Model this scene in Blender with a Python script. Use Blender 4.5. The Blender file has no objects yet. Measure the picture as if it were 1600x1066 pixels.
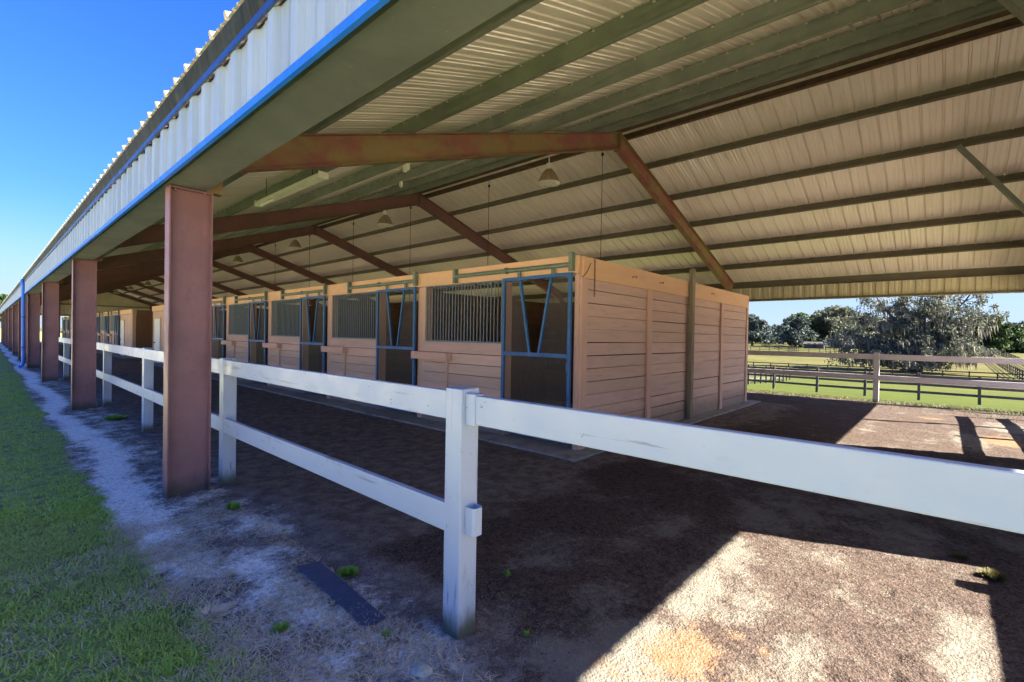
import bpy, bmesh, math, random
import numpy as np
from mathutils import Vector, Matrix, noise as mn
R = math.radians
rnd = random.Random(7)
rng = np.random.default_rng(5)
sc = bpy.context.scene
COL = sc.collection

# ------------------------------------------------------------------ materials
def newmat(name):
    m = bpy.data.materials.new(name); m.use_nodes = True
    nt = m.node_tree
    for n in list(nt.nodes): nt.nodes.remove(n)
    out = nt.nodes.new('ShaderNodeOutputMaterial'); p = nt.nodes.new('ShaderNodeBsdfPrincipled')
    nt.links.new(p.outputs[0], out.inputs[0])
    return m, nt, p

def nd(nt, typ, **kw):
    n = nt.nodes.new(typ)
    for k, v in kw.items():
        if k in n.inputs.keys() if isinstance(k, str) else False: n.inputs[k].default_value = v
        else: setattr(n, k, v)
    return n

def rgba(c): return (c[0], c[1], c[2], 1)

class G:
    """small helper round a node tree"""
    def __init__(s, nt): s.nt = nt; s.geo = nt.nodes.new('ShaderNodeNewGeometry'); s.pos = s.geo.outputs['Position']
    def L(s, a, b): s.nt.links.new(a, b)
    def mapped(s, scale):
        v = s.nt.nodes.new('ShaderNodeVectorMath'); v.operation = 'MULTIPLY'; s.L(s.pos, v.inputs[0]); v.inputs[1].default_value = scale
        return v.outputs[0]
    def noise(s, scale, detail=4, rough=.55, stretch=None, dist=0):
        n = s.nt.nodes.new('ShaderNodeTexNoise'); n.inputs['Scale'].default_value = scale; n.inputs['Detail'].default_value = detail
        n.inputs['Roughness'].default_value = rough; n.inputs['Distortion'].default_value = dist
        s.L(s.mapped(stretch) if stretch else s.pos, n.inputs['Vector']); return n.outputs['Fac']
    def voronoi(s, scale, out='Color', stretch=None):
        n = s.nt.nodes.new('ShaderNodeTexVoronoi'); n.inputs['Scale'].default_value = scale
        s.L(s.mapped(stretch) if stretch else s.pos, n.inputs['Vector']); return n.outputs[out]
    def math(s, op, a, b=None, c=None, clamp=False):
        n = s.nt.nodes.new('ShaderNodeMath'); n.operation = op; n.use_clamp = clamp
        for i, v in enumerate((a, b, c)):
            if v is None: continue
            if isinstance(v, (int, float)): n.inputs[i].default_value = v
            else: s.L(v, n.inputs[i])
        return n.outputs[0]
    def ramp(s, f, lo, hi, a=0, b=1):
        n = s.nt.nodes.new('ShaderNodeMapRange'); n.clamp = True
        n.interpolation_type = 'SMOOTHSTEP'
        s.L(f, n.inputs[0]); n.inputs[1].default_value = lo; n.inputs[2].default_value = hi; n.inputs[3].default_value = a; n.inputs[4].default_value = b
        return n.outputs[0]
    def mix(s, f, a, b):
        n = s.nt.nodes.new('ShaderNodeMix'); n.data_type = 'RGBA'
        for i, v in ((0, f), (6, a), (7, b)):
            if isinstance(v, (int, float)): n.inputs[i].default_value = v
            elif isinstance(v, (tuple, list)): n.inputs[i].default_value = rgba(v)
            else: s.L(v, n.inputs[i])
        return n.outputs[2]
    def attr(s, name):
        n = s.nt.nodes.new('ShaderNodeAttribute'); n.attribute_name = name; return n.outputs['Fac']
    def sep(s, v):
        n = s.nt.nodes.new('ShaderNodeSeparateXYZ'); s.L(v, n.inputs[0]); return n.outputs
    def bump(s, h, strength, dist, p):
        n = s.nt.nodes.new('ShaderNodeBump'); n.inputs['Strength'].default_value = strength; n.inputs['Distance'].default_value = dist
        s.L(h, n.inputs['Height']); s.L(n.outputs[0], p.inputs['Normal'])

def MT(name, c1, c2=None, scale=4, rough=.6, bump=.15, bscale=60, bdist=.004, metal=0, spec=.4, isl=0., stretch=None, stains=(), zdirt=None, zcrack=None, rvar=.1, fine=.12):
    m, nt, p = newmat(name); g = G(nt)
    c2 = c2 or tuple(x*.8 for x in c1)
    col = g.mix(g.ramp(g.noise(scale, 5, .6, stretch), .3, .7), c1, c2)
    if fine:
        f = g.noise(scale*14, 3, .7, stretch); col = g.mix(g.ramp(f, .35, .8, 0, fine*2), col, tuple(x*.6 for x in c1))
    if isl:
        r = g.geo.outputs['Random Per Island']
        k = g.math('MULTIPLY_ADD', r, isl*2, 1-isl)
        v = nt.nodes.new('ShaderNodeVectorMath'); v.operation = 'SCALE'; g.L(col, v.inputs[0]); g.L(k, v.inputs['Scale']); col = v.outputs[0]
    for (sc_, scl, lo, hi, st, amt) in stains:
        col = g.mix(g.ramp(g.noise(scl, 6, .65, st, .3), lo, hi, 0, amt), col, sc_)
    if zcrack:
        zc, z0, z1 = zcrack; k = g.ramp(g.sep(g.pos)[2], z0, z1, 1, 0)
        col = g.mix(g.math('MULTIPLY', k, g.ramp(g.noise(30, 4, .6, (1, 1, .09)), .60, .66)), col, zc)
    if zdirt:
        dc, z0, z1, amt = zdirt
        z = g.sep(g.pos)[2]; n = g.noise(14, 5, .7, (1, 1, .35)); zz = g.math('ADD', z, g.math('MULTIPLY_ADD', n, -.5*(z1-z0)*2, .5*(z1-z0)))
        col = g.mix(g.ramp(zz, z0, z1, amt, 0), col, dc)
    g.L(col, p.inputs['Base Color'])
    p.inputs['Metallic'].default_value = metal; p.inputs['Specular IOR Level'].default_value = spec
    g.L(g.ramp(g.noise(scale*3, 3), .3, .7, max(0, rough-rvar), min(1, rough+rvar)), p.inputs['Roughness'])
    if bump: g.bump(g.noise(bscale, 4, .6, stretch), bump, bdist, p)
    return m

MAROON = MT('maroon_primer_paint', (.27, .135, .135), (.20, .10, .105), 1.6, .5, .1, 90, stains=[((.12, .075, .06), 5, .6, .8, (1, 1, .3), .6)], zdirt=((.06, .05, .045), .02, .22, .9))
MAROON_DK = MT('dark_maroon_rafter', (.19, .085, .065), (.13, .065, .05), 2, .6, .1, 60)
ALGAE = MT('algae_on_maroon_steel', (.25, .09, .06), (.19, .075, .055), 3, .6, .12, 60,
           stains=[((.20, .17, .055), 1.1, .40, .58, (1, 1, 1.5), .75), ((.27, .21, .12), 7, .62, .74, None, .5)])
GREENST = MT('green_primed_steel', (.20, .215, .165), (.15, .16, .125), 3, .55, .12, 60,
             stains=[((.06, .075, .055), 5, .5, .75, (1, .25, 3), .7), ((.18, .12, .07), 9, .7, .8, None, .5)])
OLIVEST = MT('olive_purlin_steel', (.13, .115, .07), (.095, .085, .055), 3, .6, .12, 60, stains=[((.05, .05, .035), 5, .5, .75, (1, .25, 3), .6)])
RUSTY = MT('rusty_ridge_steel', (.11, .065, .035), (.06, .04, .025), 5, .75, .3, 50, stains=[((.22, .12, .05), 9, .55, .7, None, .7)])
EAVEST = MT('eave_beam_steel', (.135, .145, .125), (.10, .11, .095), 1.2, .5, .2, 25, .004, stains=[((.32, .32, .26), 22, .66, .72, (1.4, .3, 1), .7), ((.30, .30, .25), 60, .70, .74, None, .7), ((.05, .055, .04), 3, .55, .8, None, .5)])
ROOFIN = MT('cream_roof_sheet', (.86, .79, .67), (.81, .74, .62), 1.5, .34, .05, 20, metal=.2, spec=.5, rvar=.02,
            stretch=(.4, 5, .4), fine=.03, stains=[((.50, .42, .30), 1.3, .5, .9, (.35, 3.2, .35), .5)])
_nt = ROOFIN.node_tree; _p = [n for n in _nt.nodes if n.type == 'BSDF_PRINCIPLED'][0]; _g = [n for n in _nt.nodes if n.type == 'NEW_GEOMETRY'][0]
_m = _nt.nodes.new('ShaderNodeMix'); _m.data_type = 'RGBA'; _src = _p.inputs['Base Color'].links[0].from_socket    # inner face cream, outer face weathered galvanised
_nt.links.new(_g.outputs['Backfacing'], _m.inputs[0]); _nt.links.new(_src, _m.inputs[6]); _m.inputs[7].default_value = (.07, .08, .08, 1); _nt.links.new(_m.outputs[2], _p.inputs['Base Color'])
GABLE = MT('yellow_green_gable_sheet', (.60, .55, .34), (.52, .47, .29), 1.5, .5, .05, 20)
FASCIA = MT('white_fascia_sheet', (.31, .39, .47), (.23, .30, .38), 1.2, .4, .04, 30, stretch=(3, 3, .3), stains=[((.42, .46, .50), 5, .55, .85, (1, 2.5, .12), .55)], spec=.5)
BLUETRIM = MT('blue_trim_paint', (.02, .16, .68), (.015, .13, .58), 3, .4, .05, 50)
BLUEDK = MT('dark_blue_trim', (.012, .045, .20), (.01, .035, .15), 3, .4, .05, 50)
GUTTER = MT('weathered_gutter_steel', (.035, .042, .038), (.013, .018, .016), 2, .75, .3, 6, .01, stretch=(.3, 9, .3), spec=.12, stains=[((.06, .08, .06), 4, .5, .8, None, .5)])
TAN = MT('peach_board_paint', (.68, .46, .375), (.60, .40, .325), 3, .7, .35, 30, .004, isl=.07, stretch=(.5, .5, 5),
         stains=[((.40, .26, .20), 3.0, .55, .78, (.6, .6, 4), .6), ((.10, .06, .05), 24, .735, .77, (1, 1, 1.6), .85), ((.80, .64, .54), 7, .62, .8, (1, 1, 5), .4), ((.26, .19, .15), 10, .60, .74, (.22, .22, 3), .6)], zdirt=((.20, .15, .12), .05, .55, .75))
TANPOST = MT('peach_post_paint', (.70, .44, .34), (.64, .40, .31), 3, .65, .25, 30, .003, stretch=(5, 5, .6), stains=[((.38, .24, .18), 8, .6, .8, (3, 3, .6), .45)])
ORANGE = MT('orange_tan_header_paint', (.80, .50, .29), (.73, .44, .26), 2, .65, .25, 40, .003, stretch=(.6, .6, 4), stains=[((.40, .24, .14), 6, .6, .8, None, .45)])
RAWWOOD = MT('weathered_bare_wood', (.30, .25, .18), (.20, .17, .125), 5, .8, .4, 50, stretch=(6, 6, .5))
BROWN = MT('dark_brown_stain', (.20, .10, .06), (.13, .07, .045), 4, .7, .3, 40, isl=.2, stretch=(3, 3, .5))
BROWNDOOR = MT('brown_plywood', (.22, .11, .055), (.17, .085, .045), 3, .7, .2, 40, stretch=(4, 4, .4), isl=.1)
DOORBLUE = MT('blue_door_paint', (.03, .14, .36), (.025, .11, .29), 6, .45, .15, 60, stains=[((.16, .25, .36), 14, .60, .72, None, .55), ((.10, .06, .03), 26, .7, .78, None, .7)])
BARBLUE = MT('blue_grey_bars', (.13, .19, .25), (.08, .14, .20), 12, .4, .1, 60, spec=.6)
MESHW = MT('dark_expanded_mesh', (.13, .11, .10), (.09, .075, .07), 20, .5, .05, 60)
TRACK = MT('green_track_pipe', (.17, .23, .17), (.12, .17, .13), 6, .5, .1, 60, stains=[((.16, .10, .06), 12, .6, .75, None, .6)])
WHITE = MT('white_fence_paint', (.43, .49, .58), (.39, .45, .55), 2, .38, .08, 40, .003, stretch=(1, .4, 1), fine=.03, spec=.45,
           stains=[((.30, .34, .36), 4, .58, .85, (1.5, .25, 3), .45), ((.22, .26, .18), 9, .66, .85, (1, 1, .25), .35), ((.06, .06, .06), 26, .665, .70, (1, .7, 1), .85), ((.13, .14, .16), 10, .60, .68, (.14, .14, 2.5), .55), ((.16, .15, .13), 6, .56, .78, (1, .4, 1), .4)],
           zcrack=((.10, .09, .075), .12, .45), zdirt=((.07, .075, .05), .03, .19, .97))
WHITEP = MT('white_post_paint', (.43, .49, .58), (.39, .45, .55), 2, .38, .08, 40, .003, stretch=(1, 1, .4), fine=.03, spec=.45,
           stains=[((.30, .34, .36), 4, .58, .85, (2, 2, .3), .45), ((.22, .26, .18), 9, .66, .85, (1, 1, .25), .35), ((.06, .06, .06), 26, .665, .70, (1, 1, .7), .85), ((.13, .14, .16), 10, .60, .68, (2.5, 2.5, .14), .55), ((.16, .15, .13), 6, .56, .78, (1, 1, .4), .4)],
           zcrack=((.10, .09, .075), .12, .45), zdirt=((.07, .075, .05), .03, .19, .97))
WHITEFAR = MT('off_white_fence_paint', (.66, .59, .55), (.58, .52, .49), 3, .5, .1, 40, stains=[((.4, .36, .33), 6, .62, .8, None, .4)], zdirt=((.06, .05, .04), -.1, .05, .9))
WHITEDOOR = MT('white_door_paint', (.78, .80, .82), (.72, .74, .77), 2, .5, .05, 40)
CONC = MT('grey_concrete', (.33, .32, .30), (.24, .235, .225), 5, .85, .4, 60, stains=[((.10, .085, .07), 3, .5, .7, None, .7)])
DARKFENCE = MT('weathered_dark_board', (.10, .085, .075), (.055, .048, .045), 3, .8, .3, 30)
DARKPAINT = MT('dark_brown_field_fence', (.035, .028, .025), (.028, .022, .02), 3, .8, .1, 30)
LAMPSH = MT('bronze_lamp_shade', (.40, .31, .18), (.26, .19, .11), 14, .4, .1, 60, spec=.6, stains=[((.30, .24, .13), 30, .5, .7, (1, 1, .3), .6)])
LAMPGL = MT('milky_lamp_lens', (.75, .72, .60), (.65, .62, .5), 10, .3, .02, 60, spec=.6)
FLUO = MT('dusty_cream_fixture', (.75, .74, .55), (.62, .62, .45), 6, .6, .1, 60, stains=[((.20, .12, .06), 22, .64, .72, None, .7)])
CABLE = MT('black_cable', (.02, .02, .02), (.015, .015, .015), 10, .5, 0)
HOSE = MT('grey_hose', (.16, .15, .14), (.1, .095, .09), 6, .6, .1)
RUBBER = MT('blue_black_rubber_mat', (.06, .075, .12), (.042, .052, .085), 30, .75, .5, 260, .003, fine=.2, stains=[((.09, .12, .2), 170, .66, .72, None, .8)])
STONE = MT('pale_limestone', (.42, .42, .36), (.28, .29, .24), 14, .9, .6, 60, .01)
BARK = MT('oak_bark', (.10, .085, .07), (.06, .05, .045), 4, .95, .5, 10, .05)
ROOFSH = MT('grey_shingle', (.05, .045, .045), (.035, .03, .03), 2, .9, .2)
PALEWALL = MT('pale_house_wall', (.60, .56, .52), (.55, .5, .47), 1, .8, .1)
GLASSDK = MT('dark_window_glass', (.04, .045, .05), (.03, .03, .04), 1, .15, 0)

def leafmat(name, c1, c2, c3, trans=.25):
    m, nt, p = newmat(name); g = G(nt)
    col = g.mix(g.geo.outputs['Random Per Island'], c1, c2)
    col = g.mix(g.ramp(g.noise(.35, 3), .4, .7), col, c3)
    g.L(col, p.inputs['Base Color']); p.inputs['Roughness'].default_value = .65; p.inputs['Specular IOR Level'].default_value = .25
    t = nt.nodes.new('ShaderNodeBsdfTranslucent'); g.L(col, t.inputs[0])
    mx = nt.nodes.new('ShaderNodeMixShader'); mx.inputs[0].default_value = trans
    out = [n for n in nt.nodes if n.type == 'OUTPUT_MATERIAL'][0]
    g.L(p.outputs[0], mx.inputs[1]); g.L(t.outputs[0], mx.inputs[2]); g.L(mx.outputs[0], out.inputs[0])
    return m
OAKLEAF = leafmat('live_oak_leaves', (.085, .10, .06), (.15, .15, .105), (.07, .09, .06))
MOSS = leafmat('spanish_moss', (.26, .23, .18), (.17, .16, .125), (.21, .19, .145), .15)
GREENLEAF = leafmat('green_leaves', (.03, .055, .016), (.06, .09, .024), (.026, .045, .016))
BLUELEAF = leafmat('grey_green_leaves', (.055, .075, .065), (.08, .10, .085), (.052, .07, .065))
GRASSM = leafmat('lawn_blades', (.25, .44, .055), (.46, .56, .10), (.34, .40, .12), .3)
STRAWM = leafmat('dry_straw', (.66, .55, .38), (.38, .28, .17), (.52, .42, .28), .1)
WEEDM = leafmat('weed_leaves', (.17, .33, .04), (.28, .44, .07), (.18, .30, .05), .3)
DRYWEED = leafmat('dry_weed_leaves', (.20, .12, .045), (.12, .085, .035), (.10, .09, .03), .15)
CHIPM = MT('dark_mulch_chip', (.10, .074, .06), (.055, .042, .035), 40, .9, 0, isl=.5, spec=.15)
CLODM = MT('pale_sand_crumbs', (.30, .275, .24), (.20, .18, .155), 40, .95, 0, isl=.3, spec=.15)

# ground
def ground_mat():
    m, nt, p = newmat('ground_surface'); g = G(nt)
    n1 = g.noise(3.5, 7, .65); n2 = g.noise(22, 5, .7); n3 = g.noise(120, 3, .7)
    n0 = g.noise(1.15, 6, .6, None, .6)
    edge = g.math('ADD', g.math('MULTIPLY', g.math('SUBTRACT', n0, .5), 1.3), g.math('MULTIPLY', g.math('SUBTRACT', n1, .5), 1.9))
    edge = g.math('ADD', edge, g.math('MULTIPLY', g.math('SUBTRACT', n2, .5), 1.3))
    edge = g.math('ADD', edge, g.math('MULTIPLY', g.math('SUBTRACT', n3, .5), 1.2))
    chips = g.sep(g.voronoi(85, 'Color'))[0]
    mul = g.mix(chips, (.045, .033, .028), (.125, .090, .072))
    mul = g.mix(g.ramp(g.noise(1.3, 4), .45, .75), mul, g.mix(chips, (.055, .038, .030), (.125, .088, .064)))
    mul = g.mix(g.ramp(g.noise(48, 4, .8), .66, .80, 0, .6), mul, (.17, .14, .11))
    mul = g.mix(g.ramp(g.noise(17, 6, .75), .48, .62, 0, .75), mul, (.030, .022, .018))
    pk_lift = g.mix(g.ramp(g.noise(6, 7, .72), .35, .68), (.115, .092, .078), (.26, .22, .19))  # grey-brown packed dirt with brightening of the shade mixed into its colour
    pk_lift = g.mix(g.ramp(g.noise(48, 5, .85), .50, .62, 0, .85), pk_lift, (.055, .042, .035))
    pk_lift = g.mix(g.ramp(g.noise(2.2, 5, .6, (1, .35, 1), .8), .52, .72, 0, .5), pk_lift, (.10, .068, .052))
    mul = g.mix(g.ramp(g.math('ADD', g.attr('packed_lift'), g.math('MULTIPLY', edge, .5)), .35, .7), mul, pk_lift)
    sand = g.mix(g.ramp(g.noise(9, 6, .7), .35, .7), (.155, .138, .110), (.205, .185, .148))
    sand = g.mix(g.ramp(g.noise(60, 4, .7), .60, .72), sand, (.16, .13, .105))
    px_ = g.sep(g.pos)
    path_lift = g.math('MULTIPLY', g.ramp(px_[0], 1.5, 2.0, 1, 0), g.ramp(px_[1], 1.2, 2.4, 0, 1))
    sand = g.mix(path_lift, sand, g.mix(g.ramp(g.noise(30, 6, .75), .38, .7), (.82, .79, .71), (.46, .44, .40)))  # path sand whitened, its colour lifts the shade there
    clay = g.mix(g.ramp(g.noise(11, 6, .7), .35, .7), (.20, .108, .058), (.19, .14, .09))
    def mask(a, amp, lo=.38, hi=.62):
        return g.ramp(g.math('ADD', g.attr(a), g.math('MULTIPLY', edge, amp)), lo, hi)
    col = g.mix(mask('sand', .72, .28, .74), mul, sand)
    col = g.mix(mask('clay', .8, .5, .75), col, clay)
    lane = g.mix(g.ramp(g.noise(1.2, 6, .7), .35, .7), (.75, .63, .48), (.62, .53, .40))  # lane is unseen ground, added as a sun reflector
    turf = g.mix(g.ramp(n2, .35, .65), (.19, .27, .06), (.30, .36, .10))
    lane = g.mix(g.ramp(g.noise(1.2, 6, .7), .35, .7), (.75, .63, .48), (.62, .53, .40))  # pale colour for unseen ground, added as a sun reflector
    turf = g.mix(g.ramp(g.noise(7, 5), .45, .7), turf, (.15, .12, .08))
    col = g.mix(mask('grass', .5), col, turf)
    fld = g.mix(g.ramp(g.noise(.35, 5, .6), .3, .7), (.062, .076, .008), (.045, .062, .008))
    gold = g.mix(g.ramp(g.noise(.12, 5, .6), .3, .7), (.115, .088, .036), (.08, .07, .026))
    fld = g.mix(g.math('ADD', g.attr('gold'), g.math('MULTIPLY', g.math('SUBTRACT', g.noise(.09, 5), .5), .8), clamp=True), fld, gold)
    fld = g.mix(g.ramp(g.noise(.55, 6, .7, (2.2, .5, 1)), .42, .66, 0, .75), fld, (.036, .052, .009))
    fld = g.mix(g.ramp(g.noise(4, 5, .75), .50, .72, 0, .6), fld, (.095, .085, .02))
    col = g.mix(mask('field', .5), col, fld)
    col = g.mix(mask('lane', .35), col, lane)  # lane: unseen pale ground added as a sun reflector
    g.L(col, p.inputs['Base Color']); p.inputs['Roughness'].default_value = .95; p.inputs['Specular IOR Level'].default_value = .1
    hgt = g.math('ADD', g.math('MULTIPLY', g.voronoi(70, 'Distance'), .5), g.math('MULTIPLY_ADD', n3, .5, g.math('MULTIPLY', n2, 1.2)))
    g.bump(hgt, .8, .02, p)
    return m

# ------------------------------------------------------------------ mesh helpers
class MB:
    def __init__(s): s.v = []; s.f = []
    def add(s, vs, fs):
        o = len(s.v); s.v += [tuple(v) for v in vs]; s.f += [tuple(i+o for i in f) for f in fs]; return s
    def box(s, x0, x1, y0, y1, z0, z1):
        return s.add([(x0, y0, z0), (x1, y0, z0), (x1, y1, z0), (x0, y1, z0), (x0, y0, z1), (x1, y0, z1), (x1, y1, z1), (x0, y1, z1)],
                     [(0, 3, 2, 1), (4, 5, 6, 7), (0, 1, 5, 4), (1, 2, 6, 5), (2, 3, 7, 6), (3, 0, 4, 7)])
    def beam(s, p, q, w, h, up=(0, 0, 1)):
        p = Vector(p); q = Vector(q); d = (q-p).normalized(); up = Vector(up)
        a = d.cross(up).normalized(); b = a.cross(d).normalized()
        c = [(-w/2, -h/2), (w/2, -h/2), (w/2, h/2), (-w/2, h/2)]
        vs = [p+a*x+b*y for x, y in c]+[q+a*x+b*y for x, y in c]
        return s.add(vs, [(0, 1, 2, 3)[::-1], (4, 5, 6, 7), (0, 1, 5, 4), (1, 2, 6, 5), (2, 3, 7, 6), (3, 0, 4, 7)])
    def tube(s, pts, r, n=8, cap=True):
        pts = [Vector(p) for p in pts]; rs = r if isinstance(r, (list, tuple)) else [r]*len(pts)
        o = len(s.v); up = None
        for i, p in enumerate(pts):
            d = (pts[min(i+1, len(pts)-1)]-pts[max(i-1, 0)]).normalized()
            if up is None: up = Vector((0, 0, 1)) if abs(d.z) < .9 else Vector((1, 0, 0))
            a = d.cross(up).normalized(); up = a.cross(d).normalized()
            for k in range(n):
                t = 2*math.pi*k/n; s.v.append(tuple(p+(a*math.cos(t)+up*math.sin(t))*rs[i]))
        for i in range(len(pts)-1):
            for k in range(n):
                s.f.append((o+i*n+k, o+i*n+(k+1) % n, o+(i+1)*n+(k+1) % n, o+(i+1)*n+k))
        if cap:
            s.f.append(tuple(o+k for k in range(n))[::-1]); s.f.append(tuple(o+(len(pts)-1)*n+k for k in range(n)))
        return s
    def lathe(s, prof, c, n=20):
        o = len(s.v)
        for r, z in prof:
            for k in range(n):
                t = 2*math.pi*k/n; s.v.append((c[0]+r*math.cos(t), c[1]+r*math.sin(t), c[2]+z))
        for i in range(len(prof)-1):
            for k in range(n): s.f.append((o+i*n+k, o+i*n+(k+1) % n, o+(i+1)*n+(k+1) % n, o+(i+1)*n+k))
        return s
    def extrude(s, prof, a, b):
        """closed profile of 3d points at a, copied by vector b-a"""
        d = Vector(b)-Vector(a); n = len(prof)
        vs = [Vector(p)+Vector(a) for p in prof]; vs += [v+d for v in vs]
        return s.add(vs, [tuple(range(n))[::-1], tuple(range(n, 2*n))]+[(i, (i+1) % n, n+(i+1) % n, n+i) for i in range(n)])
    def build(s, name, mat, parent=None, at=None, bevel=0, smooth=False):
        off = Vector(at) if at is not None else Vector((0, 0, 0))
        po = wloc(parent) if parent else Vector((0, 0, 0))
        if at is None and parent: org = po
        else: org = off
        me = bpy.data.meshes.new(name); me.from_pydata([(v[0]-org.x, v[1]-org.y, v[2]-org.z) for v in s.v], [], s.f)
        me.materials.append(mat); me.update()
        if smooth: me.polygons.foreach_set('use_smooth', [True]*len(me.polygons))
        o = bpy.data.objects.new(name, me); COL.objects.link(o)
        if parent: o.parent = parent
        o.location = org-po
        if bevel:
            b = o.modifiers.new('bevel', 'BEVEL'); b.width = bevel; b.segments = 2; b.limit_method = 'ANGLE'
        return o
def wloc(o):
    v = Vector((0, 0, 0))
    while o: v += o.location; o = o.parent
    return v
def tag(o, label=None, cat=None, group=None, kind=None):
    if label: o['label'] = label
    if cat: o['category'] = cat
    if group: o['group'] = group
    if kind: o['kind'] = kind
    return o
def empty(name, loc, label, cat, group=None):
    o = bpy.data.objects.new(name, None); COL.objects.link(o); o.location = loc; o.empty_display_size = .2
    return tag(o, label, cat, group)
def kids(o): return [c for c in bpy.data.objects if c.parent == o]
def copy_part(o, parent, dloc):
    c = o.copy(); COL.objects.link(c); c.parent = parent; c.location = o.location+Vector(dloc)
    for ch in KIDS.get(o.name, []):
        d = ch.copy(); COL.objects.link(d); d.parent = c
    return c
KIDS = {}
def copy_tree(o, loc, label=None):
    c = o.copy(); COL.objects.link(c); c.location = loc
    if label: c['label'] = label
    for ch in kids(o):
        d = ch.copy(); COL.objects.link(d); d.parent = c
        for g_ in kids(ch):
            e = g_.copy(); COL.objects.link(e); e.parent = d
    return c

# ------------------------------------------------------------------ camera, light, sky
RM = Matrix(((0.67078594, -0.00397503, -0.74164036), (-0.74144851, 0.01977196, -0.6707184), (0.01732981, 0.99979661, 0.01031547)))
cam_d = bpy.data.cameras.new('camera'); cam = bpy.data.objects.new('camera', cam_d); COL.objects.link(cam)
cam.matrix_world = Matrix.Translation((0, 0, 1.6)) @ RM.to_4x4()
cam_d.sensor_width = 36; cam_d.lens = 746.3/1600*36; cam_d.clip_end = 6000; cam_d.clip_start = .05
sc.camera = cam

TRAVEL = Vector((-.42, 1.06, -1.0))
el = math.atan2(1, math.hypot(TRAVEL.x, TRAVEL.y)); az = math.atan2(-TRAVEL.x, -TRAVEL.y)
sl = bpy.data.lights.new('sun', 'SUN'); sl.energy = 2.0; sl.angle = R(.53); sl.color = (1, .93, .82)
so = bpy.data.objects.new('sun', sl); COL.objects.link(so); so.rotation_euler = TRAVEL.to_track_quat('-Z', 'Y').to_euler(); so.location = (10, -20, 20)
w = bpy.data.worlds.new('World'); sc.world = w; w.use_nodes = True
nt = w.node_tree; bg = nt.nodes['Background']; sky = nt.nodes.new('ShaderNodeTexSky'); sky.sky_type = 'NISHITA'; sky.sun_disc = False
sky.sun_elevation = el; sky.sun_rotation = az; sky.air_density = 1.0; sky.dust_density = 2; sky.ozone_density = 4
sp = nt.nodes.new('ShaderNodeSeparateColor'); cb = nt.nodes.new('ShaderNodeCombineColor'); nt.links.new(sky.outputs[0], sp.inputs[0])
for i_, (k_, g_) in enumerate(((.078, 1.40), (.172, 1.08), (.68, .60))):   # deepens the blue of a clear dry sky
    pw = nt.nodes.new('ShaderNodeMath'); pw.operation = 'POWER'; nt.links.new(sp.outputs[i_], pw.inputs[0]); pw.inputs[1].default_value = g_
    ml_ = nt.nodes.new('ShaderNodeMath'); ml_.operation = 'MULTIPLY'; nt.links.new(pw.outputs[0], ml_.inputs[0]); ml_.inputs[1].default_value = k_
    nt.links.new(ml_.outputs[0], cb.inputs[i_])
tc = nt.nodes.new('ShaderNodeTexCoord'); sx = nt.nodes.new('ShaderNodeSeparateXYZ'); nt.links.new(tc.outputs['Generated'], sx.inputs[0])
hz = nt.nodes.new('ShaderNodeMapRange'); hz.interpolation_type = 'SMOOTHERSTEP'; nt.links.new(sx.outputs[2], hz.inputs[0])
hz.inputs[1].default_value = -.04; hz.inputs[2].default_value = .24; hz.inputs[3].default_value = .9; hz.inputs[4].default_value = 0
hm = nt.nodes.new('ShaderNodeMix'); hm.data_type = 'RGBA'; nt.links.new(hz.outputs[0], hm.inputs[0]); nt.links.new(cb.outputs[0], hm.inputs[6]); hm.inputs[7].default_value = (.78, 1.00, 1.12, 1)
nt.links.new(hm.outputs[2], bg.inputs[0]); bg.inputs[1].default_value = .052
sc.view_settings.view_transform = 'Standard'; sc.view_settings.look = 'None'; sc.view_settings.exposure = 4.2; sc.view_settings.gamma = 1
sc.cycles.max_bounces = 12; sc.cycles.diffuse_bounces = 9; sc.cycles.transparent_max_bounces = 8

# ------------------------------------------------------------------ ground
TX = [-1e4, 13.4, 17, 20, 33.5, 55, 75, 100, 160, 300, 2000, 9000]; TZ = [0, 0, -.1, -.35, -1.44, -2.6, -3.0, -2.8, -1.5, -.6, 0, 0]
def gz(x): return float(np.interp(x, TX, TZ))
def smooth(a, lo, hi):
    t = np.clip((a-lo)/(hi-lo), 0, 1); return t*t*(3-2*t)
def axis(segs):
    out = []
    for a, b, s_ in segs: out += list(np.arange(a, b, s_))
    out.append(segs[-1][1]); return np.array(out)
gx = axis([(-4000, -400, 600), (-400, -40, 40), (-40, -2, 3), (-2, 0, .12), (0, 3.2, .03), (3.2, 7, .05), (7, 18, .09), (18, 40, .8), (40, 200, 5), (200, 600, 30), (600, 8000, 700)])
gy = axis([(-4000, -400, 600), (-400, -30, 30), (-30, -3, 1.5), (-3, -.6, .12), (-.6, 3, .03), (3, 8, .06), (8, 20, .15), (20, 75, .8), (75, 400, 25), (400, 8000, 900)])
XX, YY = np.meshgrid(gx, gy, indexing='ij')
def vnoise(x, y, f, seed=0.):
    out = np.empty(x.size); xf = x.ravel()*f; yf = y.ravel()*f
    for i in range(x.size): out[i] = mn.noise((xf[i], yf[i], seed))
    return out.reshape(x.shape)
near = (XX > -2.2) & (XX < 19) & (YY > -3.2) & (YY < 24)
def nz(f, seed):
    o = np.zeros_like(XX); o[near] = vnoise(XX[near], YY[near], f, seed); return o
N1 = nz(.9, 1.3); N2 = nz(3.1, 5.1); N3 = nz(11, 9.7); N4 = nz(30, 2.2)
H = np.interp(XX, TX, TZ) + np.where(near, .012*N1+.008*N2+.006*N3+.004*N4, 0)
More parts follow.
